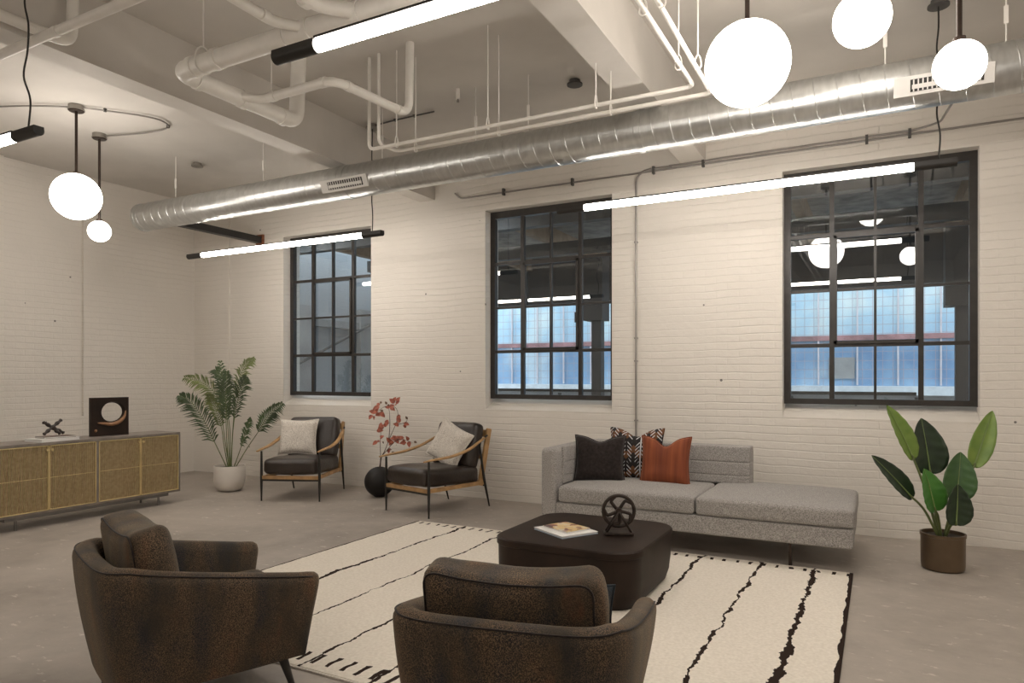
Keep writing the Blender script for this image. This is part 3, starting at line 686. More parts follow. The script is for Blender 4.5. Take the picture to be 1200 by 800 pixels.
pipe_part(P, base, [(-3.10, 3.16, 3.65), (-3.24, 3.0, 3.65), (-3.20, 0.5, 3.66)], 0.031, 'branch_pipe', fr=0.08, rings=[((-3.23, 2.92, 3.65), (0,1,0))])
pipe_part(P, base, [(-2.70, 3.16, 3.65), (-2.86, 2.98, 3.65), (-2.92, 0.5, 3.66)], 0.045, 'branch_pipe', fr=0.08, rings=[((-2.88, 2.9, 3.65), (0,1,0))])
for x in (-4.10, -1.6): hanger(P, base, x, 3.17, 3.65, 0.063, H); clevis(P, base, x, 3.17, 3.65, 0.063, 'x')
hanger(P, base, -4.35, 4.0, 3.65, 0.063, H)
base = (-5.0, 2.58, 3.68)
P = thing('straight_pipe', 'straight thin white pipe crossing the upper left corner', 'pipe', base)
pipe_part(P, base, [(XL, 2.485, 3.675), (-3.50, 2.485, 3.695), (-3.49, 2.485, 4.25)], 0.030, rings=[((-4.6, 2.485, 3.69), (1,0,0))])
hanger(P, base, -6.6, 2.485, 3.68, 0.03, H)
base = (-4.93, 2.74, 3.80)
P = thing('riser_pipe', 'white pipe elbow turning up beside the beam at upper left', 'pipe', base)
pipe_part(P, base, [(-4.93, -2.0, 3.80), (-4.93, 2.76, 3.80), (-4.93, 2.77, 4.25)], 0.036, fr=0.1, rings=[((-4.93, 2.6, 3.80), (0,1,0))])
base = (-3.88, 4.65, 3.456); r_ = 0.0145
P = thing('sprinkler_pipe', 'thin white water pipe, the nearer of two hanging parallel to the duct', 'pipe', base)
pipe_part(P, base, [(-3.88, 4.65, 4.25), (-3.88, 4.65, 3.456), (-1.10, 4.66, 3.456), (-1.12, -2.0, 3.456)], r_, fr=0.06)
for x in (-3.59, -2.70, -1.80):
    hanger(P, base, x, 4.655, 3.456, r_, 3.76 if x == -1.80 else H); clevis(P, base, x, 4.655, 3.456, r_, 'x')
for y in (4.32, 3.58, 1.5): hanger(P, base, -1.115, y, 3.456, r_, H); clevis(P, base, -1.115, y, 3.456, r_, 'y')
base = (-3.74, 4.83, 3.456)
P = thing('sprinkler_pipe', 'thin white water pipe, the farther of two hanging beside the duct', 'pipe', base)
pipe_part(P, base, [(-3.76, 4.63, 4.25), (-3.76, 4.63, 3.485), (-3.72, 4.83, 3.47), (-1.02, 4.83, 3.456), (-1.0, -2.0, 3.456)], r_, fr=0.06)
for x in (-3.52, -2.70, -1.75):
    hanger(P, base, x, 4.83, 3.456, r_, 3.76 if x == -1.75 else H); clevis(P, base, x, 4.83, 3.456, r_, 'x')
for y in (4.37, 3.55, 1.5): hanger(P, base, -1.006, y, 3.456, r_, H); clevis(P, base, -1.006, y, 3.456, r_, 'y')
# small items on the ceiling
t = thing('ceiling_sprinkler', 'small white sprinkler stub on the ceiling between the beams', 'sprinkler', (-3.55, 5.55, 4.25))
bm = bmesh.new(); cyl(bm, (0, 0, 0), (0, 0, -0.10), 0.022, seg=14); auto_smooth(obj('stub', bm, 'pipe', t))
bm = bmesh.new(); cyl(bm, (0, 0, -0.10), (0, 0, -0.13), 0.008, 0.014, seg=12); auto_smooth(obj('nozzle', bm, 'conduit', t))
t = thing('junction_box', 'black box end at the very top left corner', 'box', (-5.35, 2.52, 4.17))
obj('box_body', nbox(-0.25, 0.10, -0.07, 0.07, -0.13, 0.08, bev=0.012), 'black_metal', t)
obj('box_lid', nbox(-0.24, 0.09, -0.075, 0.075, -0.14, -0.13, bev=0.003), 'black_metal', t)

# ------------------------------------------------------------------ conduits on the back wall
base = (-2.345, 7.275, 3.72)
P = thing('wall_conduit', 'thin grey conduit along the top of the back wall dropping between two windows', 'conduit', base)
pipe_part(P, base, [(-4.70, 7.28, 3.80), (-4.62, 7.28, 3.725), (XR, 7.28, 3.715)], 0.010, 'horizontal_run', fr=0.08, mat='conduit')
pipe_part(P, base, [(-1.95, 7.275, 3.745), (-2.345, 7.275, 3.74), (-2.345, 7.275, 0.05)], 0.0115, 'vertical_run', fr=0.15, mat='conduit')
pipe_part(P, base, [(-1.98, 7.275, 3.752), (0.30, 7.275, 3.752), (0.48, 7.15, 3.752), (0.52, 5.80, 3.55)], 0.010, 'upper_run', fr=0.15, mat='conduit')
for x in (-4.0, -3.1, -2.15, -1.62, -0.1, 0.25, 2.0):
    obj('clamp', nbox(x-0.012-base[0], x+0.012-base[0], -0.02, 0.024, -0.03, 0.05), 'cond_clip', P)
for z in (2.95, 1.9, 1.65, 1.0): obj('clamp', nbox(-0.018, 0.018, -0.014, 0.024, z-3.7-0.008, z-3.7+0.008), 'conduit', P)

# ------------------------------------------------------------------ rug
rg = thing('rug', 'large cream rug with irregular dark stripes under the coffee table', 'rug', (-4.19, 2.60, 0))
bm = bmesh.new(); box(bm, 0, 4.02, 0, 3.2, 0.001, 0.014, bev=0.004); obj('rug_pile', bm, 'rug', rg)
bm = bmesh.new()
box(bm, 0.0, 4.02, -0.012, 0.0, 0.001, 0.010); obj('edge_binding', bm, 'cream_edge', rg)
bm = bmesh.new()
for k in range(160):
    x = k*4.0/159 + random.uniform(-.006, .006); cyl(bm, (x, 3.2, 0.007), (x+random.uniform(-.012, .012), 3.2+random.uniform(.02, .045), 0.004), 0.004, 0.002, seg=5)
f_ = obj('fringe', bm, 'cream_edge', rg); f_['kind'] = 'stuff'

# ------------------------------------------------------------------ sofa
def make_sofa():
    X0, X1, Y0, Y1 = -2.77, -0.17, 5.74, 6.86
    t = thing('sofa', 'light grey tweed chaise sofa against the back wall', 'sofa', (X0, Y0, 0))
    Lx, Dp = X1-X0, Y1-Y0
    bm = soft_box(Lx-0.15, Dp-0.02, 0.155, 0.02); xf(bm, (Lx/2+0.075, Dp/2, 0.195+0.0775)); auto_smooth(obj('base', bm, 'sofa', t))
    bm = soft_box(0.155, Dp, 0.645, 0.045); xf(bm, (0.0775, Dp/2, 0.195+0.3225)); auto_smooth(obj('arm', bm, 'sofa', t))
    # cushions
    for (xa, xb, rear, rr) in ((0.178, 1.415, Dp-0.24, 0.035), (1.425, 2.61, Dp, 0.035)):
        w = xb-xa; bm = soft_box(w, rear+0.005, 0.15, rr, puff=0.022, puffs=0.006, wob=0.003, seed=xa)
        if rear == Dp:
            for v in bm.verts:     # notch round the back and a rounded far corner
                fx = (v.co.x+w/2)/w; fy = (v.co.y+rear/2)/rear
                if fx > 0.72 and fy > 0.80: v.co.y -= 0.10*((fx-0.72)/0.28)**2*((fy-0.80)/0.2)
                if fx < 0.25 and fy > 0.785: v.co.y = -rear/2 + rear*(0.785 + (fy-0.785)*0.05)
        xf(bm, (xa+w/2, rear/2-0.004, 0.355+0.0725)); o = auto_smooth(obj('seat_cushion', bm, 'sofa', t))
    # quilted back: three rolls
    zz = (0.50, 0.575, 0.70, 0.845)
    xa, xb = 0.15, 1.72
    bm = soft_box(xb-xa, 0.11, 0.83-0.30, 0.03); xf(bm, ((xa+xb)/2, Dp-0.057, (0.83+0.30)/2)); auto_smooth(obj('back_frame', bm, 'sofa', t))
    for a, b in zip(zz, zz[1:]):
        bm = soft_box(xb-xa+0.004, 0.20, b-a+0.006, 0.016, puff=0.0); xf(bm, ((xa+xb)/2, Dp-0.145, (a+b)/2)); auto_smooth(obj('back_roll', bm, 'sofa', t))
    for a, b in zip(zz, zz[1:]):
        bm = soft_box(0.03, Dp-0.30, b-a+0.003, 0.012); xf(bm, (0.160, Dp/2-0.0, (a+b)/2)); auto_smooth(obj('arm_roll', bm, 'sofa', t))
    for (x, y) in ((2.15, 0.12), (2.15, Dp-0.12), (0.3, 0.12), (0.3, Dp-0.12)):
        bm = bmesh.new(); vs = box(bm, x-0.012, x+0.012, y-0.04, y+0.04, 0.0, 0.2)
        for v in vs:
            if v.co.z < 0.05: v.co.y = y + (v.co.y-y)*0.45
        obj('leg', bm, 'bronze_rod', t)
    return t
make_sofa()
R = math.radians
pillow('throw_pillow', 'dark charcoal brown velvet pillow at the left end of the sofa', 0.49, 0.46, 0.15, 'dark_pillow', 'dark_pillow', (-2.35, 6.16, 0.487), (R(-14), 0, R(14)), chop=0.05)
pillow('throw_pillow', 'black, white and brown chevron print pillow between two plain pillows', 0.54, 0.52, 0.15, 'chevron', 'chevron', (-2.10, 6.48, 0.485), (R(-12), 0, R(6)), chop=0.07, seed=3)
pillow('throw_pillow', 'rust orange velvet pillow on the sofa', 0.47, 0.47, 0.14, 'rust_velvet', 'rust_velvet', (-1.76, 6.30, 0.48), (R(-13), 0, R(4)), chop=0.08, seed=5)

# ------------------------------------------------------------------ coffee table
def rounded_sq(hx, hy, r, n=8):
    pts = []
    for cx, cy, a0 in ((hx-r, hy-r, 0), (-hx+r, hy-r, PI/2), (-hx+r, -hy+r, PI), (hx-r, -hy+r, 1.5*PI)):
        for k in range(n+1):
            a = a0 + PI/2*k/n; pts.append((cx+r*math.cos(a), cy+r*math.sin(a)))
    return pts
def loft(levels):
    bm = bmesh.new(); rings = []
    for (hx, hy, r, z) in levels: rings.append([bm.verts.new((x, y, z)) for x, y in rounded_sq(hx, hy, r)])
    for a, b in zip(rings, rings[1:]):
        n = len(a)
        for k in range(n): bm.faces.new((a[k], a[(k+1) % n], b[(k+1) % n], b[k]))
    bm.faces.new(rings[0][::-1]); bm.faces.new(rings[-1]); return bm
t = thing('coffee_table', 'low dark brown drum coffee table with rounded corners on the rug', 'table', (-1.85, 4.605, 0.014))
auto_smooth(obj('table_top', loft([(0.52, 0.53, 0.20, 0.333), (0.525, 0.535, 0.205, 0.337), (0.525, 0.535, 0.205, 0.374), (0.517, 0.527, 0.20, 0.382), (0.485, 0.495, 0.18, 0.384)]), 'dark_wood', t), 30)
auto_smooth(obj('table_base', loft([(0.462, 0.472, 0.17, 0.0), (0.480, 0.490, 0.18, 0.02), (0.502, 0.512, 0.19, 0.09), (0.513, 0.523, 0.195, 0.19), (0.515, 0.525, 0.195, 0.3325)]), 'dark_wood', t), 30)
ZT2 = 0.3985
# books on the table
t = thing('magazine', 'large pale blue and white book under the magazine on the coffee table', 'book', (-1.965, 4.49, ZT2), R(-31))
obj('cover', nbox(-0.175, 0.175, -0.155, 0.155, 0, 0.004), 'blue_card', t); obj('pages', nbox(-0.170, 0.172, -0.150, 0.150, 0.0041, 0.012), 'white_card', t); obj('cover', nbox(-0.175, 0.175, -0.155, 0.155, 0.0121, 0.016), 'white_card', t)
t.name = 'book'
t = thing('magazine', 'smaller magazine with a yellow printed cover on the coffee table', 'magazine', (-1.97, 4.515, ZT2+0.0165), R(-26))
obj('pages', nbox(-0.130, 0.130, -0.105, 0.105, 0, 0.010), 'white_card', t); obj('cover', nbox(-0.132, 0.132, -0.107, 0.107, 0.0101, 0.013), 'cover', t)
# wheel sculpture
t = thing('wheel_sculpture', 'dark iron spoked wheel sculpture standing on the coffee table', 'sculpture', (-1.60, 4.575, ZT2), R(26))
obj('base', nbox(-0.10, 0.10, -0.045, 0.045, 0, 0.022, bev=0.006), 'cast_iron', t)
zc = 0.165; rw = 0.107
obj('wheel_rim', ntube([(rw*math.cos(2*PI*k/40), 0, zc+rw*math.sin(2*PI*k/40)) for k in range(41)], 0.0125, 10, caps=False), 'cast_iron', t, True)
for k in range(5):
    a = 2*PI*k/5+0.5
    pts = [(0, 0, zc), (0.05*math.cos(a+0.55), 0, zc+0.05*math.sin(a+0.55)), (0.085*math.cos(a+0.45), 0, zc+0.085*math.sin(a+0.45)), (rw*math.cos(a), 0, zc+rw*math.sin(a))]
    obj('spoke', ntube(catmull(pts, 5), 0.012, 8), 'cast_iron', t, True)
bm = bmesh.new(); cyl(bm, (0, -0.03, zc), (0, 0.03, zc), 0.024, seg=18); auto_smooth(obj('hub', bm, 'cast_iron', t))
for s in (-1, 1):
    for yy in (-0.026, 0.026): obj('support_strut', ntube([(s*0.085, yy, 0.02), (0, yy, zc)], 0.0085, 8), 'cast_iron', t, True)

# ------------------------------------------------------------------ tub armchairs
def make_tub():
    t = thing('tub_armchair', 'x', 'armchair'); NX = 0.975
    # rim path in plan: right tip -> back -> left tip
    half = [(0.408, 0.425), (0.410, 0.20), (0.406, 0.0), (0.398, -0.17), (0.380, -0.29), (0.335, -0.37), (0.25, -0.400), (0.12, -0.408), (0, -0.410)]
    path = half + [(-x, y) for x, y in half[-2::-1]]
    pts = catmull([(x, y, 0) for x, y in path], 5); n = len(pts)
    def rimz(p):
        f = max(0, min(1, (p.y+0.33)/0.74)); return 0.712 - 0.145*f**0.9
    TH = 0.052
    bm = bmesh.new(); rings = []
    def profile(p, nrm, sc=1.0, tip=0.0):
        """closed section: outer bottom -> outer top -> round -> inner down"""
        zr = rimz(p); out = []
        zb = 0.165 + tip*0.05
        def P3(off, z): 
            base = Vector((p.x, p.y, 0)) + nrm*off
            tz = (z-0.165)/(zr-0.165); tap = 1 - 0.17*(1-max(0, min(1, tz)))**1.3
            return Vector((base.x*tap*NX, base.y*tap if base.y < 0 else base.y, z))
        for k in range(9): out.append(P3(TH*sc*(1.0+0.10*math.sin(PI*k/9)), zb+(zr-TH-zb)*k/9))
        for k in range(9):
            a = PI*k/8; out.append(P3(math.cos(a)*TH*sc, zr-TH+math.sin(a)*TH*sc))
        for k in range(6): out.append(P3(-TH*sc, zr-TH-(zr-TH-zb-0.02)*(k+1)/6))
        return out
    for i, p in enumerate(pts):
        tg = (pts[min(i+1, n-1)]-pts[max(0, i-1)]).normalized(); nrm = Vector((tg.y, -tg.x, 0)) * 1.0
        if nrm.dot(Vector((p.x, p.y, 0))) < 0: nrm = -nrm
        rings.append(profile(p, nrm))
    # rounded arm tips
    def tip(ring, p_in, fwd, flip):
        res = []
        c = sum(ring, Vector())/len(ring)
        for s in (0.45, 0.8, 1.0):
            sh = math.sqrt(max(0, 1-s*s)); r2 = []
            for q in ring:
                cx = c.x + (q.x-c.x)*(0.25+0.75*sh); zt = q.z
                ztop = max(v.z for v in ring); zt = q.z - (0.045*(1-sh))*max(0, (q.z-0.4)/(ztop-0.4))
                lean = 0.0
                r2.append(Vector((cx, q.y + fwd*0.055*s, zt)))
            res.append(r2)
        return res
    pre = tip(rings[0], None, 1, False)[::-1]; post = tip(rings[-1], None, 1, True)
    allr = pre + rings + post
    # arm fronts lean back towards the bottom
    for rg_ in allr:
        for q in rg_:
            if q.y > 0.15: q.y -= 0.06*(1-min(1, (q.z-0.165)/0.39))**1.0*((q.y-0.15)/0.30)
    vr = [[bm.verts.new(q) for q in r] for r in allr]; m = len(vr[0])
    for a, b in zip(vr, vr[1:]):
        for k in range(m-1): bm.faces.new((a[k], a[k+1], b[k+1], b[k]))
        bm.faces.new((a[m-1], a[0], b[0], b[m-1]))
    bm.faces.new(vr[0]); bm.faces.new(vr[-1][::-1]); bmesh.ops.recalc_face_normals(bm, faces=bm.faces)
    auto_smooth(obj('shell', bm, 'chenille', t), 60)
    # seam welt along the rim, just outside the crown
    sp = []
    for i, p in enumerate(pts):
        tg = (pts[min(i+1, n-1)]-pts[max(0, i-1)]).normalized(); nrm = Vector((tg.y, -tg.x, 0))
        if nrm.dot(Vector((p.x, p.y, 0))) < 0: nrm = -nrm
        sp.append(Vector((p.x*NX, p.y, 0)) + nrm*TH*0.72 + Vector((0, 0, rimz(p)-TH+TH*0.72)))
    obj('rim_seam', ntube(sp, 0.0035, 6), 'dark_pillow', t, True)
    # seat box, seat cushions
    bm = soft_box(0.66, 0.74, 0.125, 0.045, puffs=0.008); xf(bm, (0, 0.075, 0.228)); auto_smooth(obj('seat_base', bm, 'chenille', t))
    bm = soft_box(0.71, 0.76, 0.135, 0.055, puff=0.012, puffs=0.01); xf(bm, (0, 0.095, 0.362)); auto_smooth(obj('seat_cushion', bm, 'chenille', t))
    # back cushion leaning on the back
    bm, rim = pillow_bm(0.62, 0.40, 0.25, 0.0, pinch=0.03)
    bm.free()
    bm = soft_box(0.605, 0.17, 0.43, 0.05, puff=0.0, puffs=0.03, wob=0.012, seed=4); 
    for v in bm.verts: v.co.z -= 0.030*(1-(v.co.x/0.3)**2)*max(0, v.co.z/0.21)
    m4 = Matrix.Translation((0, -0.215, 0.640)) @ Euler((R(10), 0, 0)).to_matrix().to_4x4()
    bm.transform(m4); auto_smooth(obj('back_cushion', bm, 'chenille', t), 60)
    w2, h2 = 0.298, 0.204
    ring = [m4 @ Vector(p) for p in fillet([(-w2*0.98, -0.072, -h2), (-w2, -0.074, h2), (-w2*0.5, -0.076, h2-0.020), (0, -0.078, h2-0.026), (w2*0.5, -0.076, h2-0.020), (w2, -0.074, h2), (w2*0.98, -0.072, -h2)], 0.06)]
    obj('cushion_seam', ntube(ring, 0.004, 6), 'dark_pillow', t, True)
    for x, y in ((0.32, 0.32), (-0.32, 0.32), (0.28, -0.27), (-0.28, -0.27)):
        bm = bmesh.new(); k = 1.13; cyl(bm, (x*k, y*k, 0.016 if y > 0 else 0.0), (x, y, 0.18), 0.012, 0.024, seg=14); auto_smooth(obj('leg', bm, 'black_metal', t))
    return t
def copy_tree(o, parent=None):
    c = o.copy(); C.objects.link(c)
    if parent: c.parent = parent
    for ch in [k for k in bpy.data.objects if k.parent == o]: copy_tree(ch, c)
    return c
ch1 = make_tub()
ch2 = copy_tree(ch1)
ch1.location = (-2.93, 2.19, 0); ch1.rotation_euler = (0, 0, R(-21))
ch2.location = (-1.17, 2.33, 0); ch2.rotation_euler = (0, 0, R(12))
tag(ch1, 'mottled brown tub armchair at lower left, seen from its side', 'armchair', 'tub armchairs facing the coffee table')
tag(ch2, 'mottled brown tub armchair in the foreground centre, seen from behind', 'armchair', 'tub armchairs facing the coffee table')

lp = Matrix.Translation(ch2.location) @ Euler(ch2.rotation_euler).to_matrix().to_4x4() @ Vector((0.13, 0.005, 0.45))
pillow('lumbar_pillow', 'small blue grey lumbar pillow peeking past the back cushion of the centre armchair', 0.40, 0.30, 0.10, 'slate_cloth', 'slate_cloth', lp, (R(-8), 0, R(192)), rr=0.004, seed=2)

# ------------------------------------------------------------------ leather lounge chairs
def make_lounge():
    t = thing('lounge_chair', 'x', 'chair')
    for s in (-1, 1):
        bm = bmesh.new(); tube(bm, [(s*0.36, 0.42, 0), (s*0.36, 0.42, 0.28), (s*0.36, 0.42, 0.60)], 0, 12, radii=[0.009, 0.017, 0.012]); auto_smooth(obj('front_leg', bm, 'black_metal', t))
        bm = bmesh.new(); tube(bm, [(s*0.345, -0.52, 0), (s*0.355, -0.42, 0.33), (s*0.365, -0.335, 0.74)], 0, 12, radii=[0.009, 0.017, 0.012]); auto_smooth(obj('rear_leg', bm, 'black_metal', t))
        # curved arm rest: a flat plank, low in front, sweeping up to the rear
        ap = catmull([(s*0.375, 0.50, 0.605), (s*0.385, 0.36, 0.618), (s*0.40, 0.12, 0.635), (s*0.40, -0.12, 0.685), (s*0.385, -0.30, 0.755), (s*0.375, -0.40, 0.80)], 7)
        n = len(ap); rad = [0.030*(0.45+0.55*math.sin(PI*min(1, (i+2)/(n*0.55))*0.5)) if i < n*0.5 else 0.030-0.010*(i-n*0.5)/(n*0.5) for i in range(n)]
        bm = bmesh.new(); tube(bm, ap, 0, 12, radii=rad, squash=(1.0, 0.5)); auto_smooth(obj('armrest', bm, 'wood', t), 60)
        bm = bmesh.new(); tube(bm, [(s*0.375, -0.385, 0.79), (s*0.372, -0.455, 0.825)], 0.011, 10); auto_smooth(obj('arm_tip', bm, 'black_metal', t))
        bm = bmesh.new(); vs = box(bm, s*0.335-0.016, s*0.335+0.016, -0.43, 0.40, 0.262, 0.305, bev=0.004)
        obj('side_rail', bm, 'wood', t)
        bm = bmesh.new(); vs = box(bm, s*0.335-0.015, s*0.335+0.015, -0.035, 0.035, 0, 0.66, bev=0.006); xf(bm, (0, -0.375, 0.255), (R(13), 0, 0)); obj('back_post', bm, 'wood', t)
    obj('front_rail', nbox(-0.35, 0.35, 0.40, 0.43, 0.262, 0.305, bev=0.004), 'wood', t)
    obj('rear_rail', nbox(-0.33, 0.33, -0.44, -0.41, 0.262, 0.305, bev=0.004), 'wood', t)
    bm = bmesh.new(); box(bm, -0.32, 0.32, -0.02, 0.015, 0.56, 0.64, bev=0.006); box(bm, -0.32, 0.32, -0.02, 0.015, 0.30, 0.36, bev=0.006); xf(bm, (0, -0.375, 0.255), (R(13), 0, 0)); obj('back_rail', bm, 'wood', t)
    bm = bmesh.new(); cyl(bm, (-0.355, -0.44, 0.25), (0.355, -0.44, 0.25), 0.009, seg=10); obj('rear_stretcher', bm, 'black_metal', t)
    obj('front_stretcher', nbox(-0.355, 0.355, 0.41, 0.425, 0.240, 0.262), 'black_metal', t)
    bm = soft_box(0.665, 0.83, 0.185, 0.055, puff=0.026, puffs=0.008, wob=0.008, seed=2); xf(bm, (0, 0.045, 0.400), (R(2.5), 0, 0)); auto_smooth(obj('seat_cushion', bm, 'leather', t), 60)
    bm = soft_box(0.635, 0.165, 0.52, 0.055, puffs=0.022, wob=0.008, seed=6); xf(bm, (0, -0.345, 0.705), (R(14), 0, 0)); auto_smooth(obj('back_cushion', bm, 'leather', t), 60)
    return t
lc1 = make_lounge(); lc2 = copy_tree(lc1)
lc1.location = (-6.41, 6.42, 0); lc1.rotation_euler = (0, 0, R(-156.8))
lc2.location = (-4.436, 6.47, 0); lc2.rotation_euler = (0, 0, R(166.3))
tag(lc1, 'black leather lounge chair with oak arms beside the potted palm', 'chair', 'leather lounge chairs by the back wall')
tag(lc2, 'black leather lounge chair with oak arms beside the black round vase', 'chair', 'leather lounge chairs by the back wall')
def on_chair(ch, p):
    m = Matrix.Translation(ch.location) @ Euler(ch.rotation_euler).to_matrix().to_4x4(); return m @ Vector(p)
p = on_chair(lc1, (0.13, -0.09, 0.500))
pillow('throw_pillow', 'square cream woven pillow on the lounge chair by the palm', 0.50, 0.46, 0.14, 'cream', 'cream_edge', p, (R(-14), 0, R(26)), rr=0.007, seed=8)
p = on_chair(lc2, (0.05, -0.10, 0.505))
pillow('throw_pillow', 'tilted cream pillow on the lounge chair by the round vase', 0.52, 0.48, 0.15, 'cream', 'cream_edge', p, (R(-18), R(22), R(-14)), rr=0.009, chop=0.0, seed=9)

# ------------------------------------------------------------------ credenza
def make_credenza():
    X0, X1, Y0, Y1, Z0, Z1 = -7.80, -7.35, 3.40, 5.365, 0.135, 0.84
    t = thing('credenza', 'long low sideboard with four fluted brass doors on the left', 'sideboard', (X1, Y0, 0))
    D, Wd = X1-X0, Y1-Y0
    bm = bmesh.new()
    box(bm, -D, 0, 0, Wd, Z1-0.028, Z1, bev=0.003); box(bm, -D, 0, 0, Wd, Z0, Z0+0.022, bev=0.002)
    box(bm, -D, 0, 0, 0.022, Z0+0.022, Z1-0.028); box(bm, -D, 0, Wd-0.022, Wd, Z0+0.022, Z1-0.028)
    box(bm, -D, -0.001, Wd/2-0.012, Wd/2+0.012, Z0+0.022, Z1-0.028); box(bm, -D, -D+0.012, 0.022, Wd-0.022, Z0+0.022, Z1-0.028)
    obj('case', bm, 'case', t)
    half = (Wd/2-0.012-0.022)/2
    for k in range(4):
        ya = (0.022 if k < 2 else Wd/2+0.012) + (k % 2)*half + 0.002; yb = ya+half-0.004
        dr = obj('door', nbox(-0.022, -0.008, ya+0.006, yb-0.006, Z0+0.03, Z1-0.036), 'flute', t)
        bm = bmesh.new(); za, zb = Z0+0.025, Z1-0.031; w = 0.009
        for q in ((ya, yb, za, za+w), (ya, yb, zb-w, zb), (ya, ya+w, za, zb), (yb-w, yb, za, zb)): box(bm, -0.024, 0.002, *q)
        box(bm, -0.01, -0.005, ya, yb, (za+zb)/2-0.003, (za+zb)/2+0.003)
        obj('door_frame', bm, 'brass', dr)
        yk = yb-0.02 if k % 2 == 0 else ya+0.02
        bm = bmesh.new(); cyl(bm, (0.0, yk, zb-0.045), (0.022, yk, zb-0.045), 0.010, 0.014, seg=16); auto_smooth(obj('knob', bm, 'brass', dr))
    bm = bmesh.new(); box(bm, -D+0.05, -0.05, 0.12, Wd-0.12, Z0-0.04, Z0-0.001); obj('plinth_rail', bm, 'steel_leg', t)
    for x in (-0.06, -D+0.06):
        for y in (0.22, Wd-0.24):
            bm = bmesh.new(); cyl(bm, (x, y, 0), (x, y, Z0-0.03), 0.013, seg=14); auto_smooth(obj('leg', bm, 'steel_leg', t))
    return t
make_credenza()
ZCr = 0.8405
# framed hole sculpture
def hole_panel():
    t = thing('carved_sculpture', 'square dark wood sculpture with a round hole on the sideboard', 'sculpture', (-7.60, 4.66, ZCr), R(-4))
    W2, Hh, th = 0.205, 0.425, 0.045
    bm = bmesh.new(); cy, cz, ry, rz = 0.035, 0.262, 0.118, 0.105; n = 40
    def sq(a):
        c, s = math.cos(a), math.sin(a)
        ks = []
        if c > 1e-9: ks.append((W2-cy)/c)
        if c < -1e-9: ks.append((-W2-cy)/c)
        if s > 1e-9: ks.append((Hh-cz)/s)
        if s < -1e-9: ks.append((-cz)/s)
        k = min(q for q in ks if q > 0); return (cy+c*k, cz+s*k)
    angs = sorted([2*PI*k/n for k in range(n)] + [math.atan2(z-cz, y-cy) % (2*PI) for y in (-W2, W2) for z in (0, Hh)])
    F = {}
    for x, ex in ((th/2, 0.012), (-th/2, 0.0)):
        F[x] = ([bm.verts.new((x, *sq(a))) for a in angs], [bm.verts.new((x, cy+(ry+ex)*math.cos(a), cz+(rz+ex)*math.sin(a))) for a in angs])
    m = len(angs)
    (fo, fi), (bo, bi) = F[th/2], F[-th/2]
    for k in range(m):
        j = (k+1) % m
        bm.faces.new((fo[k], fo[j], fi[j], fi[k])); bm.faces.new((bo[j], bo[k], bi[k], bi[j])); bm.faces.new((fo[j], fo[k], bo[k], bo[j])); bm.faces.new((fi[k], fi[j], bi[j], bi[k]))
    bmesh.ops.recalc_face_normals(bm, faces=bm.faces)
    obj('panel', bm, 'dark_wood', t)
    # carved light swirl under and around the hole
    pts = [(th/2+0.001, cy-0.17, cz-0.115), (th/2+0.004, cy-0.10, cz-0.125), (th/2+0.006, cy-0.02, cz-0.135), (th/2+0.006, cy+0.06, cz-0.112), (th/2+0.005, cy+0.115, cz-0.06), (th/2+0.002, cy+0.135, cz+0.01)]
    cp_ = catmull(pts, 6); n_ = len(cp_)
    obj('carved_swirl', ntube(cp_, 0, 10, radii=[0.004+0.017*math.sin(PI*(i+1)/(n_+1)) for i in range(n_)]), 'wood_light', t, True)
    bm = bmesh.new(); bmesh.ops.create_uvsphere(bm, u_segments=16, v_segments=10, radius=0.018); xf(bm, (th/2-0.008, cy-0.19, cz-0.20)); obj('carved_knob', bm, 'wood_light', t, True)
    return t
hole_panel()
t = thing('book', 'white coffee table book lying on the sideboard under a brown book', 'book', (-7.52, 4.02, ZCr), R(6))
obj('cover', nbox(-0.13, 0.13, -0.20, 0.20, 0, 0.003), 'white_card', t); obj('pages', nbox(-0.125, 0.127, -0.196, 0.196, 0.0031, 0.026), 'white_card', t); obj('cover', nbox(-0.13, 0.13, -0.20, 0.20, 0.0261, 0.029), 'white_card', t)
t = thing('book', 'thin brown book on the white book under the knotted sculpture', 'book', (-7.52, 4.05, ZCr+0.0295), R(-5))
obj('cover', nbox(-0.10, 0.10, -0.15, 0.15, 0, 0.003), 'brown_cover', t); obj('pages', nbox(-0.096, 0.098, -0.147, 0.147, 0.0031, 0.013), 'white_card', t); obj('cover', nbox(-0.10, 0.10, -0.15, 0.15, 0.0131, 0.016), 'brown_cover', t)
t = thing('jack_sculpture', 'dark brown crossed knobbly bar sculpture standing on the books', 'sculpture', (-7.52, 4.02, ZCr+0.046), R(10))
dirs = [((0.02, -0.115, 0.022), (0.0, 0.10, 0.165)), ((-0.01, -0.10, 0.15), (0.03, 0.105, 0.022)), ((0.085, 0.02, 0.022), (-0.085, -0.02, 0.14))]
for a, b in dirs:
    a, b = Vector(a), Vector(b); n_ = 25; bm = bmesh.new()
    rad = [0.012+0.0085*(abs(math.sin(PI*i/(n_-1)*4.0+PI/2))**2) if 0 < i < n_-1 else 0.006 for i in range(n_)]
    tube(bm, [a.lerp(b, i/(n_-1)) for i in range(n_)], 0, 12, radii=rad); obj('knobbed_bar', bm, 'brown_knot', t, True)

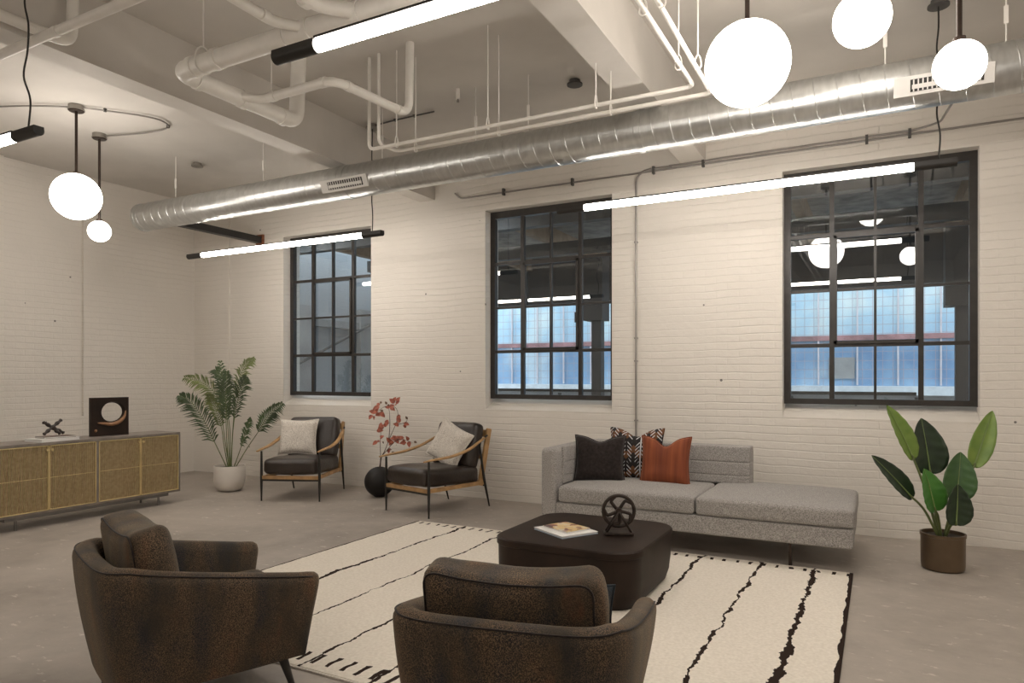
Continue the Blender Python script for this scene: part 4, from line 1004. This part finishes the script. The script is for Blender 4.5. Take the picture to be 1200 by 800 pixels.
# ------------------------------------------------------------------ palm in white pot
CR = Vector((math.cos(YAW), math.sin(YAW), 0)); CF = Vector((-math.sin(YAW), math.cos(YAW), 0))
def frond(bm, pts, leaf_from, ln, nleaf, width=0.018, seed=0, dirn=None):
    nleaf = int(nleaf*1.3); ln *= 1.2
    rnd = random.Random(seed); sp = catmull(pts, 10); n = len(sp)
    tube(bm, sp, 0, 6, radii=[0.007*(1-0.75*i/(n-1)) for i in range(n)])
    for f in bm.faces: f.material_index = 1
    for k in range(nleaf):
        s = leaf_from + (1-leaf_from)*(k/(nleaf-1)); i = min(n-2, int(s*(n-1)))
        p = sp[i]; tg = (sp[i+1]-sp[i]).normalized()
        side = tg.cross(dirn).normalized()
        prof = math.sin(PI*min(1, 0.12+0.88*(k/(nleaf-1)))**0.8)*0.75+0.25
        for sg in (-1, 1):
            l = ln*prof*rnd.uniform(0.85, 1.1)
            d = (side*sg*0.80 + tg*0.75 + dirn*rnd.uniform(-0.25, 0.30) + Vector((0, 0, rnd.uniform(-0.12, 0.05)))).normalized()
            q1 = p + d*l*0.5 + Vector((0, 0, 0.008)); q2 = p + d*l + Vector((0, 0, -0.035*l/ln - 0.01))
            wv = d.cross(dirn).normalized()*width*0.5
            mid = dirn*0.004
            v = [bm.verts.new(x) for x in (p-wv*0.4, p+wv*0.4, q1+wv, q1+mid, q1-wv, q2)]
            bm.faces.new((v[0], v[1], v[2], v[3])); bm.faces.new((v[0], v[3], v[4])); bm.faces.new((v[4], v[3], v[5])); bm.faces.new((v[3], v[2], v[5]))
def palm():
    loc = Vector((-7.53, 6.22, 0)); t = thing('potted_palm', 'feathery green palm in a round white pot near the corner', 'plant', loc)
    auto_smooth(obj('pot', nlathe([(0, 0), (0.10, 0), (0.145, 0.02), (0.18, 0.07), (0.195, 0.14), (0.198, 0.33), (0.196, 0.335), (0.185, 0.332), (0.183, 0.28), (0, 0.28)], 48), 'white_pot', t), 40)
    obj('soil', nlathe([(0, 0.303), (0.182, 0.30), (0.183, 0.283)], 30), 'soil', t)
    k = 0.0112/4.447*4     # metres per zoom pixel of a 4.447x view
    def W3(x, y, d): return CR*((x-300)*0.00252) + CF*d + Vector((0, 0, 1.5-((410+y/4.447)-441)*0.0112))
    fr = [  # points from pot to tip in a 4.447x view, depth, leaf start, leaf length, leaf count, mat
        ([(280,600,0), (240,500,-.05), (190,370,-.12), (130,270,-.16), (75,235,-.2)], .30, .19, 24, 'palm_a'),
        ([(288,600,.05), (262,450,.06), (225,260,.10), (140,170,.10), (45,145,.08)], .40, .17, 24, 'palm_b'),
        ([(300,600,0), (297,400,-.04), (285,220,-.08), (270,50,-.12)], .42, .15, 24, 'palm_a'),
        ([(305,600,.03), (305,400,.08), (310,220,.16), (345,90,.2), (400,40,.2)], .45, .14, 22, 'palm_b'),
        ([(312,600,0), (325,440,-.06), (350,300,-.10), (385,190,-.13), (410,140,-.14)], .40, .17, 24, 'palm_a'),
        ([(295,600,.06), (285,420,.1), (255,260,.12), (225,130,.1), (210,105,.1)], .42, .15, 22, 'palm_a'),
        ([(302,600,-.05), (305,470,-.12), (310,320,-.18), (318,200,-.22), (325,110,-.24)], .45, .15, 22, 'palm_a'),
        ([(330,600,0), (355,540,-.05), (385,470,-.1), (410,400,-.12), (430,350,-.14)], .42, .10, 16, 'palm_a'),
        ([(340,600,.02), (390,510,.02), (450,425,0), (505,340,-.02), (585,275,-.05)], .50, .15, 22, 'palm_a'),
        ([(285,600,.02), (262,500,.05), (235,400,.12), (190,300,.18), (150,230,.2)], .50, .14, 20, 'palm_b')]
    for i, (pts, lf, ln, nl, mt) in enumerate(fr):
        P3 = [W3(*p) for p in pts]; P3[0].z = 0.30
        P3[0].x = P3[0].x*0.7; P3[0].y *= 0.7
        bm = bmesh.new(); dn = (-CF + Vector((0, 0, 0.15)) + CR*random.uniform(-.4, .4)).normalized()
        frond(bm, P3, lf, ln, nl, seed=i, width=0.022, dirn=dn); obj('frond', bm, [mt, 'stem'], t)
palm()

# ------------------------------------------------------------------ round vase with red branches
vl = Vector((-5.51, 6.80, 0))
t = thing('round_vase', 'round matte black floor vase holding branches with red leaves', 'vase', vl)
rv = 0.187; prof = [(0, 0.004), (0.06, 0.0)] + [(rv*math.sin(a), rv-rv*math.cos(a)) for a in [0.45+k*(PI-0.45-0.26)/16 for k in range(17)]] + [(0.044, 2*rv-0.006), (0.036, 2*rv-0.008), (0.034, 2*rv-0.03), (0.0, 2*rv-0.05)]
auto_smooth(obj('vase_body', nlathe(prof, 48), 'black_ceramic', t), 50)
br = thing('leafy_branch', 'tall thin branches with red autumn leaves in the round black vase', 'branch', vl+Vector((0, 0, 2*rv-0.045)))
def V3(x, y, d=0): return CR*((x-155)*0.00134) + CF*d + Vector((0, 0, 1.5-((460+y/8)-441)*0.0107 - (2*rv-0.045)))
bases = Vector((0, 0, 0.0))
stems = {'a': [(175,600,0), (205,540,0), (250,420,.02), (305,290,.03), (322,200,.04), (300,140,.03), (240,120,.02), (170,150,0), (115,215,-.02)],
         'b': [(165,600,0), (158,520,.03), (155,430,.05), (160,370,.05), (145,330,.05)],
         'c': [(178,600,-.02), (235,530,-.04), (290,465,-.05), (350,430,-.06), (430,445,-.08), (475,460,-.09)],
         'd': [(240,440,.02), (245,300,.05), (240,190,.06), (225,120,.06)],
         'e': [(305,290,.03), (350,290,.0), (400,275,-.02), (422,240,-.02)]}
for k, pts in stems.items():
    P3 = [V3(*p) for p in pts]
    if k in 'abc': P3 = [Vector((0.01*('abc'.index(k)-1), 0, 0.0))] + P3
    P3 = catmull(P3, 5); n_ = len(P3)
    obj('twig', ntube(P3, 0, 6, radii=[0.0055*(1-0.7*i/n_) for i in range(n_)]), 'twig', br, True)
rn = random.Random(5)
def leaf_bm(c, size, d, up):
    bm = bmesh.new(); d = d.normalized(); s = d.cross(up).normalized(); nrm = s.cross(d)
    prof = ((0, 0), (0.18, 0.26), (0.45, 0.34), (0.75, 0.22), (1.0, 0.0)); Lf, Rt, Md = [], [], []
    for a, w in prof:
        m_ = c + d*size*a - nrm*size*0.25*a*a; Md.append(bm.verts.new(m_))
        if 0 < a < 1: Lf.append(bm.verts.new(m_+s*size*w+nrm*size*0.1)); Rt.append(bm.verts.new(m_-s*size*w+nrm*size*0.1))
    bm.faces.new((Md[0], Lf[0], Md[1])); bm.faces.new((Md[0], Md[1], Rt[0]))
    for i in range(2): bm.faces.new((Md[i+1], Lf[i], Lf[i+1], Md[i+2])); bm.faces.new((Md[i+1], Md[i+2], Rt[i+1], Rt[i]))
    bm.faces.new((Md[3], Lf[2], Md[4])); bm.faces.new((Md[3], Md[4], Rt[2]))
    return bm
clusters = [(300,95,10,'red_leaf'), (262,150,4,'red_leaf'), (145,135,4,'red_leaf'), (140,195,7,'red_leaf'), (100,225,6,'red_leaf'), (225,120,4,'brown_leaf'), (175,105,2,'brown_leaf'), (190,175,2,'brown_leaf'),
            (175,320,7,'red_leaf'), (130,355,5,'red_leaf'), (180,395,2,'red_leaf'), (155,460,3,'red_leaf'), (195,455,1,'brown_leaf'), (340,295,6,'red_leaf'), (380,285,3,'red_leaf'), (335,255,2,'red_leaf'), (420,240,2,'brown_leaf'), (245,275,2,'red_leaf'),
            (265,470,8,'red_leaf'), (320,435,8,'red_leaf'), (370,430,9,'red_leaf'), (420,455,7,'red_leaf'), (475,460,2,'brown_leaf'), (315,487,2,'brown_leaf'), (270,530,2,'brown_leaf'), (240,555,2,'red_leaf'), (285,550,2,'brown_leaf')]
for cx, cy, cnt, mt in clusters:
    for q in range(max(1, (cnt*4+3)//7)):
        c = V3(cx+rn.uniform(-26, 26)*min(1, cnt/5), cy+rn.uniform(-18, 18)*min(1, cnt/5), rn.uniform(-.04, .03))
        d = Vector((rn.uniform(-1, 1), rn.uniform(-1, .4), rn.uniform(-.6, .9)))
        obj('leaf', leaf_bm(c, rn.uniform(.065, .095) if mt == 'red_leaf' else 0.045, d, (-CF+Vector((0, 0, .5))).normalized()), mt, br, True)

# ------------------------------------------------------------------ bird of paradise plant
pl = Vector((0.44, 6.30, 0))
t = thing('potted_bird_of_paradise', 'plant with broad paddle leaves in a bronze metal pot at right', 'plant', pl)
auto_smooth(obj('pot', nlathe([(0, 0.004), (0.135, 0.004), (0.146, 0.015), (0.150, 0.05), (0.152, 0.26), (0.157, 0.262), (0.157, 0.285), (0.146, 0.285), (0.144, 0.24), (0, 0.24)], 14*4), 'bronze_pot', t), 30)
obj('soil', nlathe([(0, 0.262), (0.143, 0.258), (0.144, 0.243)], 30), 'soil', t)
SC = 5.4/805
def B3(u, v, d=0): return CR*((u-1105)*SC) + CF*d + Vector((0, 0, 1.5-(v-441)*SC))
def paddle(u0, v0, u1, v1, wpx, mat, d0, d1, foot, torn=0, face=0.0, curl=0.05):
    a, b = B3(u0, v0, d0), B3(u1, v1, d1); lf = bmesh.new(); ax = (b-a); ln = ax.length; ax.normalize()
    n0 = (-CF + CR*face + Vector((0, 0, 0.25))); n0 = (n0 - ax*n0.dot(ax)).normalized(); s = ax.cross(n0).normalized()
    N = 26; K = 5; hw = wpx*SC/2; rows = []
    for i in range(N+1):
        q = i/N; w = hw*(math.sin(PI*min(1, q**0.82*0.97+0.03))**0.62) if q < 0.999 else 0.003
        c = a + ax*ln*q - n0*curl*ln*(q-0.4)**2*1.5
        row = []
        for k in range(-K, K+1):
            r = k/K; tear = 0
            wob = 0.0025*math.sin(q*38+(1 if k > 0 else 2))*abs(r)
            row.append(lf.verts.new(c + s*(w*r) + n0*(abs(r)**1.5*w*0.35 + wob) - ax*(abs(r)*w*0.25) ))
        rows.append(row)
    for i in range(N):
        if torn and i in (N-2,): continue
        for k in range(2*K): lf.faces.new((rows[i][k], rows[i][k+1], rows[i+1][k+1], rows[i+1][k]))
    o = obj('leaf_blade', lf, mat, t, True)
    md = o.modifiers.new('s', 'SOLIDIFY'); md.thickness = 0.0015
    mid = [a + ax*ln*q - n0*curl*ln*(q-0.4)**2*1.5 + n0*0.003 for q in [i/14 for i in range(15)]]
    obj('leaf_rib', ntube(mid, 0, 6, radii=[0.006*(1-q/17) for q in range(15)]), 'rib', o, True)
    f = B3(*foot); f.z = 0.262
    mpt = f.lerp(a, 0.55) + Vector((0, 0, 0.04))
    st = catmull([f, mpt, a, a+ax*0.03], 7)
    obj('leaf_stalk', ntube(st, 0, 8, radii=[0.011-0.005*i/len(st) for i in range(len(st))]), 'stem', o, True)
paddle(1075.4, 537.5, 1047.5, 474.5, 27, 'leaf_lime', .05, .08, (1100, 620, 0), face=0.3)
paddle(1100, 555.5, 1093, 490.5, 41, 'leaf_dark', .10, .14, (1102, 620, .03), face=-0.1)
paddle(1143, 546, 1169.5, 481, 25, 'leaf_lime', .02, .06, (1109, 620, 0), face=-0.3)
paddle(1068, 581, 1022, 532, 24, 'leaf_dark', -.02, -.02, (1098, 620, -.02), face=0.3)
paddle(1087.5, 594, 1075, 546, 33, 'leaf_bright', -.10, -.10, (1100, 620, -.03), face=0.2)
paddle(1119, 583, 1129, 529, 36, 'leaf_mid', -.02, .03, (1107, 620, 0), face=-0.2)
paddle(1105, 608, 1107.5, 562, 31, 'leaf_dark', -.16, -.16, (1105, 620, -.03), face=0.0)
